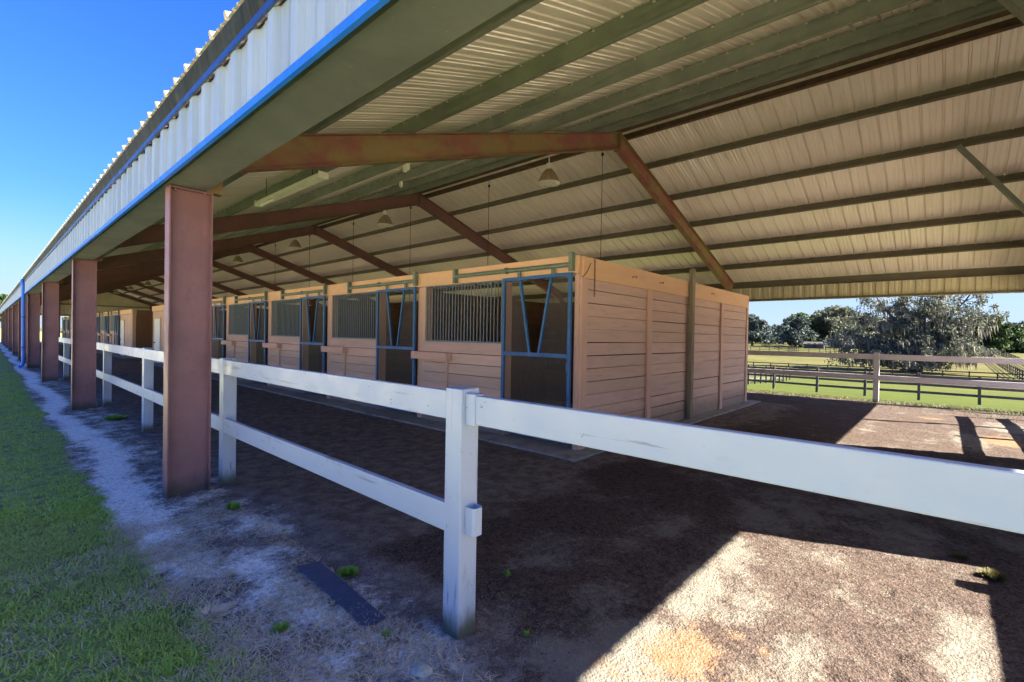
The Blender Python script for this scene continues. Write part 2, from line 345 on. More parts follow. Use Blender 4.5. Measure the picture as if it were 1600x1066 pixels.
# trodden path along the columns is a little lower, fence-side a little higher
H += np.where(near, -.012*np.exp(-((XX-1.0)/.3)**2), 0)
def blob(cx, cy, rx, ry, a=0.):
    c, s_ = math.cos(a), math.sin(a); dx = XX-cx; dy = YY-cy
    u = (dx*c+dy*s_)/rx; v = (-dx*s_+dy*c)/ry
    return np.exp(-(u*u+v*v))
prints = [(3.61, .134), (3.68, .05), (3.13, .16), (2.93, .13), (2.72, .35), (3.9, .25)]
for _i in range(170):
    cx, cy = rnd.uniform(1.9, 5.1), rnd.uniform(-.9, 9)
    if cx > 5.2: continue
    dd = rnd.uniform(.006, .016); H -= dd*blob(cx, cy, .06, .05, rnd.uniform(0, 3)); 
for cx, cy in prints: H -= .028*blob(cx, cy, .035, .045); H += .010*(blob(cx, cy, .075, .09)-blob(cx, cy, .05, .06))
sand = np.full_like(XX, .0)
pathx = 1.0 + .10*np.sin(YY*.9) + .12*N1
sand = np.maximum(sand, .85*np.exp(-((XX-pathx)/.26)**2)*smooth(YY, 2.6, 4.2))
for b in [(1.25, 3.4, .22, .7, .75), (.75, 2.4, .3, .35, .42), (1.45, 1.9, .5, .35, .60), (.35, 2.9, .2, .3, .36), (1.30, 2.6, .16, .5, .62), (2.0, 1.25, .32, .5, .85), (2.55, 1.5, .4, .35, .60), (1.9, .8, .5, .5, 1.),
          (2.3, 1.15, .45, .35, .95), (3.0, 1.15, .6, .2, .8), (3.7, 1.15, .55, .22, .85), (3.2, .8, .35, .3, .6), (4.2, .6, .3, .25, .45), (2.2, .55, .5, .3, .8), (2.75, .55, .4, .18, .52), (3.4, -.12, .7, .16, .75), (2.9, .85, .2, .25, .5), (3.9, 1.75, .8, .35, .62), (4.9, 1.1, 1.0, .6, .62), (5.6, .3, 1.2, .6, .62), (6.8, 1.2, 1.2, .5, .55), (4.6, 2.4, .7, .3, .42), (2.9, 2.2, .6, .35, .5), (8.5, 2.0, 1.2, .5, .4),
          (8.5, -.6, 1.2, .25, .5), (11.0, -.35, 1.3, .35, .72), (13.0, -1.0, 1.5, .5, .7), (11.5, 1.0, 1.6, .25, .35), (9.4, .6, .5, .5, .42), (6.6, 2.9, 1.2, .35, .36), (11.0, 2.6, 1.6, .3, .40), (3.0, 3.5, .7, .3, .26), (1.7, .0, .4, .8, .9), (15.0, 1, .5, 3, .33)]:
    sand = np.maximum(sand, b[4]*blob(*b[:4]))
sand = np.maximum(sand, .24*smooth(XX, 14, 16.5)); sand = np.maximum(sand, .20*blob(3.0, .5, 1.6, .9)); sand = np.maximum(sand, .24*blob(11, .2, 3.5, 1.3)); sand = np.maximum(sand, .20+.16*N1*near)
sand = np.maximum(sand, (.40+.16*N1+.10*N2)*(1-smooth(XX, 1.5, 2.0))*near)
sand = np.maximum(sand, (.34+.2*N1)*blob(1.8, 2.6, .9, 1.2))
clay = np.zeros_like(XX)
for b in [(2.42, .95, .38, .22, 1.0), (2.15, .70, .40, .25, .9), (2.75, .8, .2, .12, .7), (2.05, 1.1, .12, .2, .6), (11.3, -.75, .9, .35, .95), (13.6, .2, .7, .35, .6), (2.72, .66, .09, .05, .75), (4.4, 3.9, .9, .6, .3), (3.3, 6.5, 1.2, .9, .28)]:
    clay = np.maximum(clay, b[4]*blob(*b[:4]))
grass = 1-smooth(XX + .10*N1 + .10*N2, np.interp(YY, [1.5, 2.5, 4, 6, 12, 22], [.50, .50, .58, .72, .72, .78])-.2, np.interp(YY, [1.5, 2.5, 4, 6, 12, 22], [1.5, 1.25, .98, .95, .95, 1.0]))
grass = np.where(YY > 76, 1., grass)
field = smooth(XX+.25*N1+.15*N2, 17.1, 17.9)
gold = np.interp(XX, [17, 18.5, 20, 40, 62, 85, 120, 200, 400], [.6, .35, .0, .0, .15, .8, .85, .6, .5])
lane = np.maximum(smooth(-XX, 2.0, 2.6)*smooth(XX, -30, -27)*smooth(-YY, -95, -90), smooth(-YY, 3.0, 3.6)*smooth(YY, -22, -19)*smooth(-XX, -40, -36)*smooth(XX, -16, -14))  # unseen lane and yard, added to bounce sun onto the roof underside
packed_lift = np.maximum(smooth(YY+.5*N1, 2.1, 3.4)*smooth(-XX, -13.8, -13.2), (1-smooth(XX, 1.7, 2.3))*smooth(YY, 1.1, 1.9))*1.0  # packed dirt, coloured paler to stand in for light the shaded floor lacks
packed_lift = np.maximum(packed_lift, .55*smooth(XX+.6*N1, 4.6, 5.6)*(1-smooth(XX, 8.0, 9.0)))
nx, ny = XX.shape
me = bpy.data.meshes.new('ground')
co = np.stack([XX, YY, H], -1).reshape(-1, 3)
ii = np.arange(nx*ny).reshape(nx, ny)
fa = np.stack([ii[:-1, :-1], ii[1:, :-1], ii[1:, 1:], ii[:-1, 1:]], -1).reshape(-1, 4)
me.vertices.add(len(co)); me.vertices.foreach_set('co', co.ravel())
me.loops.add(fa.size); me.loops.foreach_set('vertex_index', fa.ravel())
me.polygons.add(len(fa)); me.polygons.foreach_set('loop_start', np.arange(0, fa.size, 4)); me.polygons.foreach_set('loop_total', np.full(len(fa), 4))
me.polygons.foreach_set('use_smooth', np.ones(len(fa), bool))
me.update()
for nm, a in (('sand', sand), ('clay', clay), ('grass', grass), ('field', field), ('gold', gold), ('lane', lane), ('packed_lift', packed_lift)):  # lane masks the unseen ground added as a sun reflector
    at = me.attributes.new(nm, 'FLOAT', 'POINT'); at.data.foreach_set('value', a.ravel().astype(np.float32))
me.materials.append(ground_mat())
go = bpy.data.objects.new('ground', me); COL.objects.link(go); tag(go, kind='structure')
def sample(A, x, y):
    i = min(max(int(np.searchsorted(gx, x))-1, 0), nx-2); j = min(max(int(np.searchsorted(gy, y))-1, 0), ny-2)
    u = (x-gx[i])/(gx[i+1]-gx[i]); v = (y-gy[j])/(gy[j+1]-gy[j])
    return (A[i, j]*(1-u)*(1-v)+A[i+1, j]*u*(1-v)+A[i, j+1]*(1-u)*v+A[i+1, j+1]*u*v)

# ------------------------------------------------------------------ scatter
def raw_object(name, V, F, mat, label, cat, kind='stuff'):
    me = bpy.data.meshes.new(name); V = np.asarray(V, np.float32); F = np.asarray(F, np.int32); k = F.shape[1]
    me.vertices.add(len(V)); me.vertices.foreach_set('co', V.ravel())
    me.loops.add(F.size); me.loops.foreach_set('vertex_index', F.ravel())
    me.polygons.add(len(F)); me.polygons.foreach_set('loop_start', np.arange(0, F.size, k)); me.polygons.foreach_set('loop_total', np.full(len(F), k))
    me.update(); me.materials.append(mat); o = bpy.data.objects.new(name, me); COL.objects.link(o)
    return tag(o, label, cat, kind=kind)
def blades(pts, hlo, hhi, w, lean, rg):
    n = len(pts); a = rg.uniform(0, 2*np.pi, n); h = rg.uniform(hlo, hhi, n); l = rg.uniform(lean[0], lean[1], n)*h
    d = np.stack([np.cos(a), np.sin(a), np.zeros(n)], -1); t = np.stack([-np.sin(a), np.cos(a), np.zeros(n)], -1)
    ww = (w*rg.uniform(.6, 1.4, n))[:, None]
    z = np.array([0, 0, 1.])
    p0 = pts-t*ww; p1 = pts+t*ww; m = pts+d*(l*.45)[:, None]+z*(h*.7)[:, None]
    p2 = m+t*ww*.7; p3 = m-t*ww*.7; tip = pts+d*l[:, None]+z*(h*rg.uniform(.7, 1., n))[:, None]
    V = np.stack([p0, p1, p2, p3, tip], 1).reshape(-1, 3); b = np.arange(n)[:, None]*5
    F = np.concatenate([b+[0, 1, 2], b+[0, 2, 3], b+[3, 2, 4]], 1).reshape(-1, 3)
    return V, F
def pick(n, x0, x1, y0, y1, fn, rg, ypow=1.):
    x = rg.uniform(x0, x1, n); y = y0+(y1-y0)*rg.uniform(0, 1, n)**ypow
    keep = [i for i in range(n) if rg.random() < fn(x[i], y[i])]
    x = x[keep]; y = y[keep]; z = np.array([sample(H, x[i], y[i]) for i in range(len(x))])
    return np.stack([x, y, z], -1)
def gfn(x, y):
    g_ = sample(grass, x, y); n = mn.noise((x*2.2, y*2.2, 4.))+.6*mn.noise((x*7, y*7, 1.))
    return max(0, min(1, (g_-.25)*1.5))*(1 if n > (-.05 if y > 4.5 else .12) else .22)
P = np.concatenate([pick(150000, -1.6, 1.2, 1.4, 24, gfn, rng, 1.9), pick(110000, -.1, 1.4, 1.4, 6, gfn, rng, 1.2)])
V, F = blades(P, .008, .034, .0032, (.3, 2.2), rng)
raw_object('grass', V, F, GRASSM, 'short patchy green lawn beside the barn columns', 'grass')
def sfn(x, y):
    g_ = sample(grass, x, y); n = mn.noise((x*2.7+9, y*2.7, 4.))
    return max(0, 1-abs(g_-.42)*1.25)*(1 if n > -.1 else .15)*(1 if y < 5 else .4)
P = np.concatenate([pick(62000, -.3, 1.6, 1.4, 5, sfn, rng, 1.1), pick(30000, -.8, 1.5, 4, 14, sfn, rng, 1.5)])
V, F = blades(P, .005, .022, .0022, (1.5, 5.), rng)
raw_object('dry_straw', V, F, STRAWM, 'tangled dry straw and dead grass at the lawn edge', 'straw')
def chips(pts, s0, s1, rg):
    n = len(pts); s_ = rg.uniform(s0, s1, n)**1.0
    base = np.array([[1, 0, -.2], [-.5, .8, -.2], [-.5, -.8, -.2], [0, 0, .55]])
    a = rg.uniform(0, 6.28, n); ca, sa = np.cos(a), np.sin(a); el_ = rg.uniform(.35, 1.2, n)
    V = np.empty((n, 4, 3))
    for k in range(4):
        bx, by, bz = base[k]; by = by*el_
        V[:, k, 0] = pts[:, 0]+s_*(bx*ca-by*sa); V[:, k, 1] = pts[:, 1]+s_*(bx*sa+by*ca); V[:, k, 2] = pts[:, 2]+s_*bz*rg.uniform(.4, 1.2, n)
    b = np.arange(n)[:, None]*4
    return V.reshape(-1, 3), np.concatenate([b+[0, 1, 3], b+[1, 2, 3], b+[2, 0, 3]], 1).reshape(-1, 3)
def mfn(x, y):
    if (5.5 < x < 13.3 and y > 3.7): return 0
    s_ = sample(sand, x, y); g_ = sample(grass, x, y); n = mn.noise((x*3, y*3, 7.))
    return (max(0, min(1, 1.05-1.25*s_-g_-1.0*sample(clay, x, y)))*(.55+.7*n) + .03)*(1-.75*sample(packed_lift, x, y))
P = np.concatenate([pick(70000, 1.0, 4.5, -.8, 3.5, mfn, rng), pick(70000, .6, 8, -1.2, 8, mfn, rng), pick(42000, 1.1, 17, -1.8, 20, mfn, rng)])
V, F = chips(P, .003, .010, rng)
raw_object('mulch', V, F, CHIPM, 'dark crumbly mulch covering the barn aisle floor', 'mulch')
def cfn(x, y):
    s_ = sample(sand, x, y); return min(1, .05+s_)*.9
P = np.concatenate([pick(40000, .3, 2.2, 1.3, 5.5, lambda x, y: .35, rng), pick(26000, .6, 4.5, -.6, 4.5, cfn, rng), pick(9000, 1, 14, -1.6, 8, cfn, rng)])
V, F = chips(P, .0025, .007, rng)
raw_object('sand_crumbs', V, F, CLODM, 'pale sand crumbs lying over the trodden ground', 'gravel')
# rough lit edge along far side
def ffn(x, y): return .8 if x > 16.6 + .5*mn.noise((x, y*.7, 3.)) else .08
P = pick(26000, 14.6, 22, -3, 6, ffn, rng)
V, F = blades(P, .02, .07, .006, (.3, 1.4), rng)
raw_object('field_edge_grass', V, F, leafmat('field_edge_blades', (.13, .115, .045), (.07, .10, .025), (.10, .10, .035)), 'yellowing grass tufts along the far fence line', 'grass')

def weed(x, y, r, n, hgt, label, mat=WEEDM, seed=0):
    rg = random.Random(seed+int(x*100)); z = sample(H, x, y); m = MB()
    for i in range(n):
        a = rg.uniform(0, 6.283); rr = r*math.sqrt(rg.random()); bx, by = x+rr*math.cos(a)*.35, y+rr*math.sin(a)*.35
        tx, ty = x+rr*math.cos(a), y+rr*math.sin(a); tz = z+hgt*rg.uniform(.4, 1)*(1-.45*rr/r)
        w_ = rg.uniform(.004, .009)*(.6+r*4); d = Vector((tx-bx, ty-by, tz-z)); s_ = d.cross(Vector((0, 0, 1)));
        s_ = s_.normalized()*w_ if s_.length > 1e-5 else Vector((w_, 0, 0)); b = Vector((bx, by, z-.004)); t = Vector((tx, ty, tz))
        mid = b+d*.7; m.add([b-s_*.3, b+s_*.3, mid+s_, t, mid-s_], [(0, 1, 2, 3, 4)])
    o = m.build('weed', mat, at=(x, y, z)); return tag(o, label, 'weed', 'small weeds on the bare ground')
weed(1.636, 2.925, .085, 420, .045, 'bright green weed mat beside the dark rubber strip')
weed(1.505, 4.70, .07, 160, .09, 'leafy weed in front of the second white fence post')
weed(1.44, 2.17, .035, 50, .03, 'tiny weed at the near end of the rubber strip')
weed(2.346, 2.131, .03, 40, .06, 'upright seedling right of the nearest white fence post')
weed(1.573, 10.9, .20, 300, .10, 'green weed patch on the path by the farther white fence posts')
weed(1.08, 2.63, .06, 90, .05, 'green sprig left of the rubber strip on sandy ground')
weed(1.95, 1.62, .025, 30, .04, 'small sprout at the right foot of the nearest white post')
weed(1.62, 3.9, .022, 26, .03, 'lone small sprout on dark mulch under the lower rail')
weed(4.62, -.28, .09, 190, .08, 'dry orange weed tuft at the edge of the sunlit patch', DRYWEED)
weed(4.9, -.12, .08, 90, .06, 'dry pale weed tip by the dark shadow corner', DRYWEED)
weed(.87, 3.05, .15, 110, .035, 'brownish dead clump where the lawn meets sand', STRAWM)

# mat, stone, hose
m = MB(); m.extrude([(0, 0, 0), (.125, -.035, 0), (.125, -.035, .012), (0, 0, .012)], (0, 0, 0), (0, 0, 0)) if False else None
c = [Vector((1.431, 3.225, .0)), Vector((1.566, 3.191, .0)), Vector((1.520, 2.290, .0)), Vector((1.398, 2.295, .0))]
m = MB(); N = 26
for i in range(N+1):
    t = i/N; a = c[0].lerp(c[3], t); b = c[1].lerp(c[2], t); zz = .014+.004*math.sin(t*5)
    for p in (a, b): m.v.append((p.x, p.y, zz))
    for p in (a, b): m.v.append((p.x, p.y, zz-.012))
for i in range(N):
    o = i*4; m.f += [(o, o+1, o+5, o+4), (o+2, o+6, o+7, o+3), (o, o+4, o+6, o+2), (o+1, o+3, o+7, o+5)]
m.f += [(0, 2, 3, 1), (N*4, N*4+1, N*4+3, N*4+2)]
tag(m.build('rubber_mat', RUBBER, at=(1.48, 2.75, 0)), 'narrow dark blue rubber strip lying on sandy ground', 'mat')
bm = bmesh.new(); bmesh.ops.create_icosphere(bm, subdivisions=3, radius=.05)
for v in bm.verts:
    n_ = mn.noise(v.co*22); v.co *= 1+.35*n_; v.co.z *= .45
me_ = bpy.data.meshes.new('stone'); bm.to_mesh(me_); bm.free(); me_.materials.append(STONE)
o = bpy.data.objects.new('stone', me_); COL.objects.link(o); o.location = (1.40, 1.80, .008); tag(o, 'pale rough stone left of the nearest post foot', 'stone')
hp = []
for i in range(60):
    t = i/59; y = 14.5-5.0*t; x = 1.45+.16*math.sin(t*9)+.22*t+(.25*math.sin(t*22) if t > .7 else 0)
    hp.append((x, y, sample(H, x, y)+.014))
tag(MB().tube(hp, .006, 6).build('garden_hose', HOSE, at=(1.5, 12, 0)), 'thin grey hose snaking past the farther white posts', 'hose')

# ------------------------------------------------------------------ barn
YN, YF = -1.77, 70.73
FR = [YN+7.25*i for i in range(11)]
SL = .3303; XR = 9.45; XW = 1.16; XE = 17.74
def rz(x): return 3.43+SL*((x if x <= XR else 2*XR-x)-XW)     # top of rafters
barn = empty('pole_barn', (XR, 34, 0), 'long open sided metal barn with maroon steel columns and ribbed roof', 'barn')

# columns
def column_mb():
    m = MB()
    m.box(XW, XW+.012, -.08, .08, -.1, 2.965).box(XW+.348, XW+.36, -.08, .08, -.1, 2.965).box(XW+.012, XW+.348, -.006, .006, -.1, 2.965)
    m.box(XW+.012, XW+.348, -.075, -.0062, 2.95, 2.962)
    for yy in (-.045, .045):
        for xx in (XW+.05, XW+.30): m.tube([(xx, yy, 2.925), (xx, yy, 2.951)], .012, 6)
    return m
cm = column_mb()
c0 = cm.build('column', MAROON, barn, at=(XW, 0, 0))
meshc = c0.data; bpy.data.objects.remove(c0)
def inst(name, mesh, parent, loc, rotz=0, label=None):
    o = bpy.data.objects.new(name, mesh); COL.objects.link(o); o.parent = parent; o.location = Vector(loc)-wloc(parent); o.rotation_euler = (0, 0, rotz)
    if label: o['label'] = label
    return o
for y in FR:
    inst('column', meshc, barn, (XW, y, 0)); inst('column', meshc, barn, (XE, y, 0), math.pi)
# rafters
def rafter_mb(side):
    m = MB(); D = .36
    x0, x1 = (XW+.32, XR-.01)
    def X(x): return x if side < 0 else 2*XR-x
    def poly(y0, y1, pts): m.extrude([(X(x), 0, z) for x, z in pts], (0, y0, 0), (0, y1, 0))
    poly(-.005, .005, [(x0, rz(x0)-D+.0), (x1, rz(x1)-D), (x1, rz(x1)-.012), (x0, rz(x0)-.012)])
    poly(-.08, .08, [(x0, rz(x0)-.012), (x1, rz(x1)-.012), (x1, rz(x1)), (x0, rz(x0))])
    poly(-.08, .08, [(x0, rz(x0)-D-.012), (x1, rz(x1)-D-.012), (x1, rz(x1)-D), (x0, rz(x0)-D)])
    poly(-.085, .085, [(x1, rz(x1)-D-.05), (x1+.01, rz(x1)-D-.05), (x1+.01, rz(x1)-.0), (x1, rz(x1)-.0)])
    poly(-.05, .05, [(x0-.02, 2.97), (x0+.13, 2.97), (x0+.13, rz(x0)-D+.03), (x0-.02, rz(x0)-D+.03)])
    return m
rl = rafter_mb(-1); rr = rafter_mb(1)
ml = rl.build('rafter', ALGAE, barn, at=(XR, 0, 0)); mr = rr.build('rafter', ALGAE, barn, at=(XR, 0, 0))
ml2 = rl.build('rafter', MAROON_DK, barn, at=(XR, 0, 0)).data; mr2 = rr.build('rafter', MAROON_DK, barn, at=(XR, 0, 0)).data
ml1, mr1 = ml.data, mr.data
for o in list(bpy.data.objects):
    if o.name.startswith('rafter'): bpy.data.objects.remove(o)
for i, y in enumerate(FR):
    inst('rafter', ml1 if i <= 1 else ml2, barn, (XR, y, 0), 0, 'rafter with yellow green algae on its maroon web' if i == 1 else None)
    inst('rafter', mr1 if i <= 1 else mr2, barn, (XR, y, 0), 0, 'sloping rafter with brown green algae behind the stall block' if i == 1 else None)
# purlins (Z section, web across the slope)
nrm = Vector((-SL, 0, 1)).normalized(); tan_ = Vector((1, 0, SL)).normalized()
def purlin(x, side, mat, name='purlin', D=.19):
    m = MB(); s_ = 1 if side < 0 else -1
    n_ = Vector((-SL*s_, 0, 1)).normalized(); t_ = Vector((1, 0, SL*s_)).normalized()*(1)
    b = Vector((x if side < 0 else 2*XR-x, 0, rz(x)+.004)); y0, y1 = YN-.02, YF+.02
    def P_(u, v): return tuple(b+t_*u+n_*v)
    k = .006
    for q in ([(0, 0), (k, 0), (k, D), (0, D)], [(-.06, 0), (0, 0), (0, k), (-.06, k)], [(k, D-k), (.065, D-k), (.065, D), (k, D)], [(-.06, k), (-.06+k, k), (-.06+k, .022), (-.06, .022)]):
        m.extrude([P_(u, v) for u, v in q], (0, y0, 0), (0, y1, 0))
    pu = m.build(name, mat, barn)
    if name == 'purlin':
        f = MB(); yy = YN-.35+.068+PITCH*2
        while yy < 34:
            c = b+t_*(-.012)+n_*(D-.012)+Vector((0, yy, 0)); f.add([c+Vector((dx, dy, dz)) for dx, dy, dz in ((-.012, -.014, -.01), (.012, -.014, -.01), (.012, .014, -.01), (-.012, .014, -.01), (0, 0, .016))], [(0, 3, 2, 1), (0, 1, 4), (1, 2, 4), (2, 3, 4), (3, 0, 4)]); yy += PITCH
        tag(f.build('fasteners', PALEWALL, pu), kind='stuff')
    return pu
PITCH = .305
PX = [2.55, 3.93, 5.31, 6.69, 8.07, 9.15]
for x in PX: purlin(x, -1, GREENST if x < 9 else GREENST)
for x in PX: purlin(x, 1, OLIVEST if x < 9 else RUSTY, 'purlin' if x < 9 else 'ridge_purlin')
MB().box(XR-.1, XR+.1, YN, YF, rz(XR)+.02, rz(XR)+.028).build('ridge_plate', RUSTY, barn)
# eave beams
MB().box(1.14, 1.155, YN-.08, YF+.08, 2.97, 3.50).box(1.155, 1.46, YN-.08, YF+.08, 2.97, 2.98).box(1.448, 1.46, YN-.08, YF+.08, 2.98, 3.06).build('eave_beam', EAVEST, barn)
MB().box(XE-.02, XE+.03, YN-.08, YF+.08, 3.40, 3.62).box(XE-.09, XE-.02, YN-.08, YF+.08, 3.40, 3.41).box(XE-.06, XE+.03, YN-.08, YF+.08, 2.945, 2.955).box(XE-.06, XE-.05, YN-.08, YF+.08, 2.955, 3.0).build('eave_beam', OLIVEST, barn)
# roof sheets
PITCH = .305
def ribprof(y0, y1, hr=.042, minor=.010, w=.024):
    pr = []; n = int(math.ceil((y1-y0)/PITCH))
    for i in range(n):
        y = y0+i*PITCH
        for dy, h in ((0, 0), (.05, 0), (.05+.012, hr), (.05+.012+w, hr), (.05+.024+w, 0), (.160, 0), (.168, minor), (.182, minor), (.19, 0), (.235, 0), (.243, minor), (.257, minor), (.265, 0)): pr.append((y+dy, h))
    pr.append((y0+n*PITCH, 0)); return pr
RP = ribprof(YN-.35, YF+.25)
OFF = .2
for s_ in (-1, 1):
    m = MB(); vs = []; nst = 2; xs = [1.03, XR] if s_ < 0 else [2*XR-1.0, XR]
    sh = Vector((-SL if s_ < 0 else SL, 0, 1)).normalized()
    for xx in xs:
        xe = xx if s_ < 0 else 2*XR-xx; base = Vector((xx, 0, rz(xe)+OFF*1.05))
        for y, h in RP: vs.append(base+Vector((0, y, 0))+sh*h)
    n = len(RP); m.add(vs, [(i, i+1, n+i+1, n+i) if s_ < 0 else (i, n+i, n+i+1, i+1) for i in range(n-1)])
    m.build('roof_sheet', ROOFIN, barn)
MB().add([(XR-.22, YN-.36, rz(XR-.22)+.245), (XR, YN-.36, rz(XR)+.25), (XR+.22, YN-.36, rz(XR-.22)+.245), (XR-.22, YF+.3, rz(XR-.22)+.245), (XR, YF+.3, rz(XR)+.25), (XR+.22, YF+.3, rz(XR-.22)+.245)], [(0, 3, 4, 1), (1, 4, 5, 2)]).build('ridge_cap', GUTTER, barn)
# fascia
def wall_sheet(name, mat, y0, y1, z0, z1, x, out, parent, hr=.032):
    pr = []; yy = y0
    while yy < y1-PITCH:
        pr += [(yy, 0), (yy+.045, 0), (yy+.075, hr), (yy+.150, hr), (yy+.180, 0), (yy+.225, 0), (yy+.235, .008), (yy+.255, .008), (yy+.265, 0)]; yy += PITCH
    n = len(pr)
    vs = [(x+out*h, y, z0) for y, h in pr]+[(x+out*h, y, z1) for y, h in pr]
    return MB().add(vs, [(i, i+1, n+i+1, n+i) for i in range(n-1)]).build(name, mat, parent)
wall_sheet('fascia_sheet', FASCIA, YN-.1, YF+.1, 2.945, 3.40, 1.095, -1, barn)
wall_sheet('fascia_sheet', GABLE, YN-.1, YF+.1, 2.93, 3.60, XE+.035, 1, barn)
MB().box(1.052, 1.078, YN-.12, YF+.12, 2.925, 2.932).box(1.052, 1.057, YN-.12, YF+.12, 2.932, 2.972).build('fascia_trim', BLUETRIM, barn)
MB().box(1.045, 1.06, YN-.12, YF+.12, 3.39, 3.435).build('fascia_trim', BLUEDK, barn)
# gutter with curved face and lap seams
m = MB(); gp = [(1.068, 3.435), (1.060, 3.44), (1.047, 3.475), (1.038, 3.52), (1.032, 3.560), (1.035, 3.575), (1.042, 3.575), (1.046, 3.53), (1.056, 3.485), (1.068, 3.45)]
m.extrude([(x, 0, z) for x, z in gp], (0, YN-.2, 0), (0, YF+.2, 0))
m.build('gutter', GUTTER, barn, smooth=False)
for yd in (26.85,):
    m = MB().tube([(1.0, yd, 3.5), (1.0, yd, 3.36), (1.03, yd, 3.2), (1.04, yd, .35), (1.03, yd, .14), (.92, yd, .03)], .055, 12)
    dsp = m.build('downspout', BLUETRIM, barn)
    for q_ in (2.0, .8): MB().box(.975, 1.10, yd-.065, yd+.065, q_, q_+.04).build('strap', BLUEDK, dsp)
# gable ends
def gable(y, out, added_panel, added_panel_mat):
    pr = []; x = XW+.02
    n = int((XE-XW-.04)/PITCH)
    def top(xx): return rz(xx if xx <= XR else 2*XR-xx)+OFF-.02
    for i in range(n+1):
        x0 = XW+.02+i*PITCH
        for dx, h in ((0, 0), (.05, 0), (.068, .028), (.10, .028), (.118, 0), (.2, 0)):
            if x0+dx < XE-.02: pr.append((x0+dx, h))
    k = len(pr); pr_ = pr
    vs = [(x, y+out*h, 2.95) for x, h in pr_]+[(x, y+out*h, top(x)) for x, h in pr_]
    gw = MB().add(vs, [(i, i+1, k+i+1, k+i) for i in range(k-1)]).build('gable_wall', GABLE, barn)
    ins = -out
    yy = y+ins*.06
    MB().box(XW+.4, XE-.4, min(y+ins*.005, y+ins*.2), max(y+ins*.005, y+ins*.2), 2.93, 3.08).build('girt', GREENST, gw)
    MB().box(5.2, 13.6, min(y+ins*.005, y+ins*.15), max(y+ins*.005, y+ins*.15), 4.15, 4.28).build('girt', GREENST, gw)
    for xx in (5.45, 13.4):
        MB().box(xx-.06, xx+.06, min(y+ins*.19, y+ins*.32), max(y+ins*.19, y+ins*.32), -.1, rz(min(xx, 2*XR-xx))-.37).build('end_post', MAROON_DK, gw)
    if added_panel:
        MB().box(added_panel[0], added_panel[1], y-.05, y+.0, 0.0, 2.95).build('wall_panel', added_panel_mat, gw)  # unseen panel, added to cast the shadow strip on the ground
gable(YN-.12, -1, (5.5, 10.2), GABLE)  # closed panel is unseen, added to cast the shadow strip on the ground
gable(YF+.12, 1, None, GABLE)
# kicker braces at the near end
def brace(p, q):
    p = Vector(p); q = Vector(q); d = (q-p).normalized(); a = Vector((1, 0, 0)); b = d.cross(a).normalized()
    m = MB(); m.beam(p, q, .20, .008, b); 
    m.beam(p+a*-.1+b*.03, q+a*-.1+b*.03, .008, .06, b); m.beam(p+a*.1+b*.03, q+a*.1+b*.03, .008, .06, b)
    return m.build('kicker_brace', GREENST, barn)
brace((12.18, -.11, 5.26), (12.16, -1.60, 2.98)) 
brace((6.72, -.11, 5.42), (6.72, -1.60, 2.98))

# ------------------------------------------------------------------ stall blocks
XF, XB, PB = 5.55, 13.2, 3.58
def clipseg(poly, p, d):
    """clip the line p + t d against a convex ccw polygon"""
    t0, t1 = -1e9, 1e9; n = len(poly)
    for i in range(n):
        a = poly[i]; b = poly[(i+1) % n]; ex, ey = b[0]-a[0], b[1]-a[1]; nx_, ny_ = -ey, ex
        den = nx_*d[0]+ny_*d[1]; num = nx_*(p[0]-a[0])+ny_*(p[1]-a[1])
        if abs(den) < 1e-9:
            if num < 0: return None
            continue
        t = -num/den
        if den > 0: t0 = max(t0, t)
        else: t1 = min(t1, t)
    return (t0, t1) if t1-t0 > .003 else None
def meshpanel(m, polys, x, px=.030, py=.042, w=.0048):
    for poly in polys:
        ys = [q[0] for q in poly]; zs = [q[1] for q in poly]
        for sgn in (1, -1):
            d = (px/2, sgn*py/2); L_ = math.hypot(*d); d = (d[0]/L_, d[1]/L_)
            c_ = min(ys)-(max(zs)-min(zs))*abs(d[0]/d[1])
            while c_ < max(ys):
                z_ref = min(zs) if sgn > 0 else max(zs)
                r_ = clipseg(poly, (c_, z_ref), d)
                if r_:
                    a = (c_+d[0]*r_[0], z_ref+d[1]*r_[0]); b = (c_+d[0]*r_[1], z_ref+d[1]*r_[1]); o_ = (-d[1]*w/2, d[0]*w/2)
                    xx = x+(.002 if sgn > 0 else -.002)
                    m.add([(xx, a[0]-o_[0], a[1]-o_[1]), (xx, b[0]-o_[0], b[1]-o_[1]), (xx, b[0]+o_[0], b[1]+o_[1]), (xx, a[0]+o_[0], a[1]+o_[1])], [(0, 1, 2, 3)])
                c_ += px
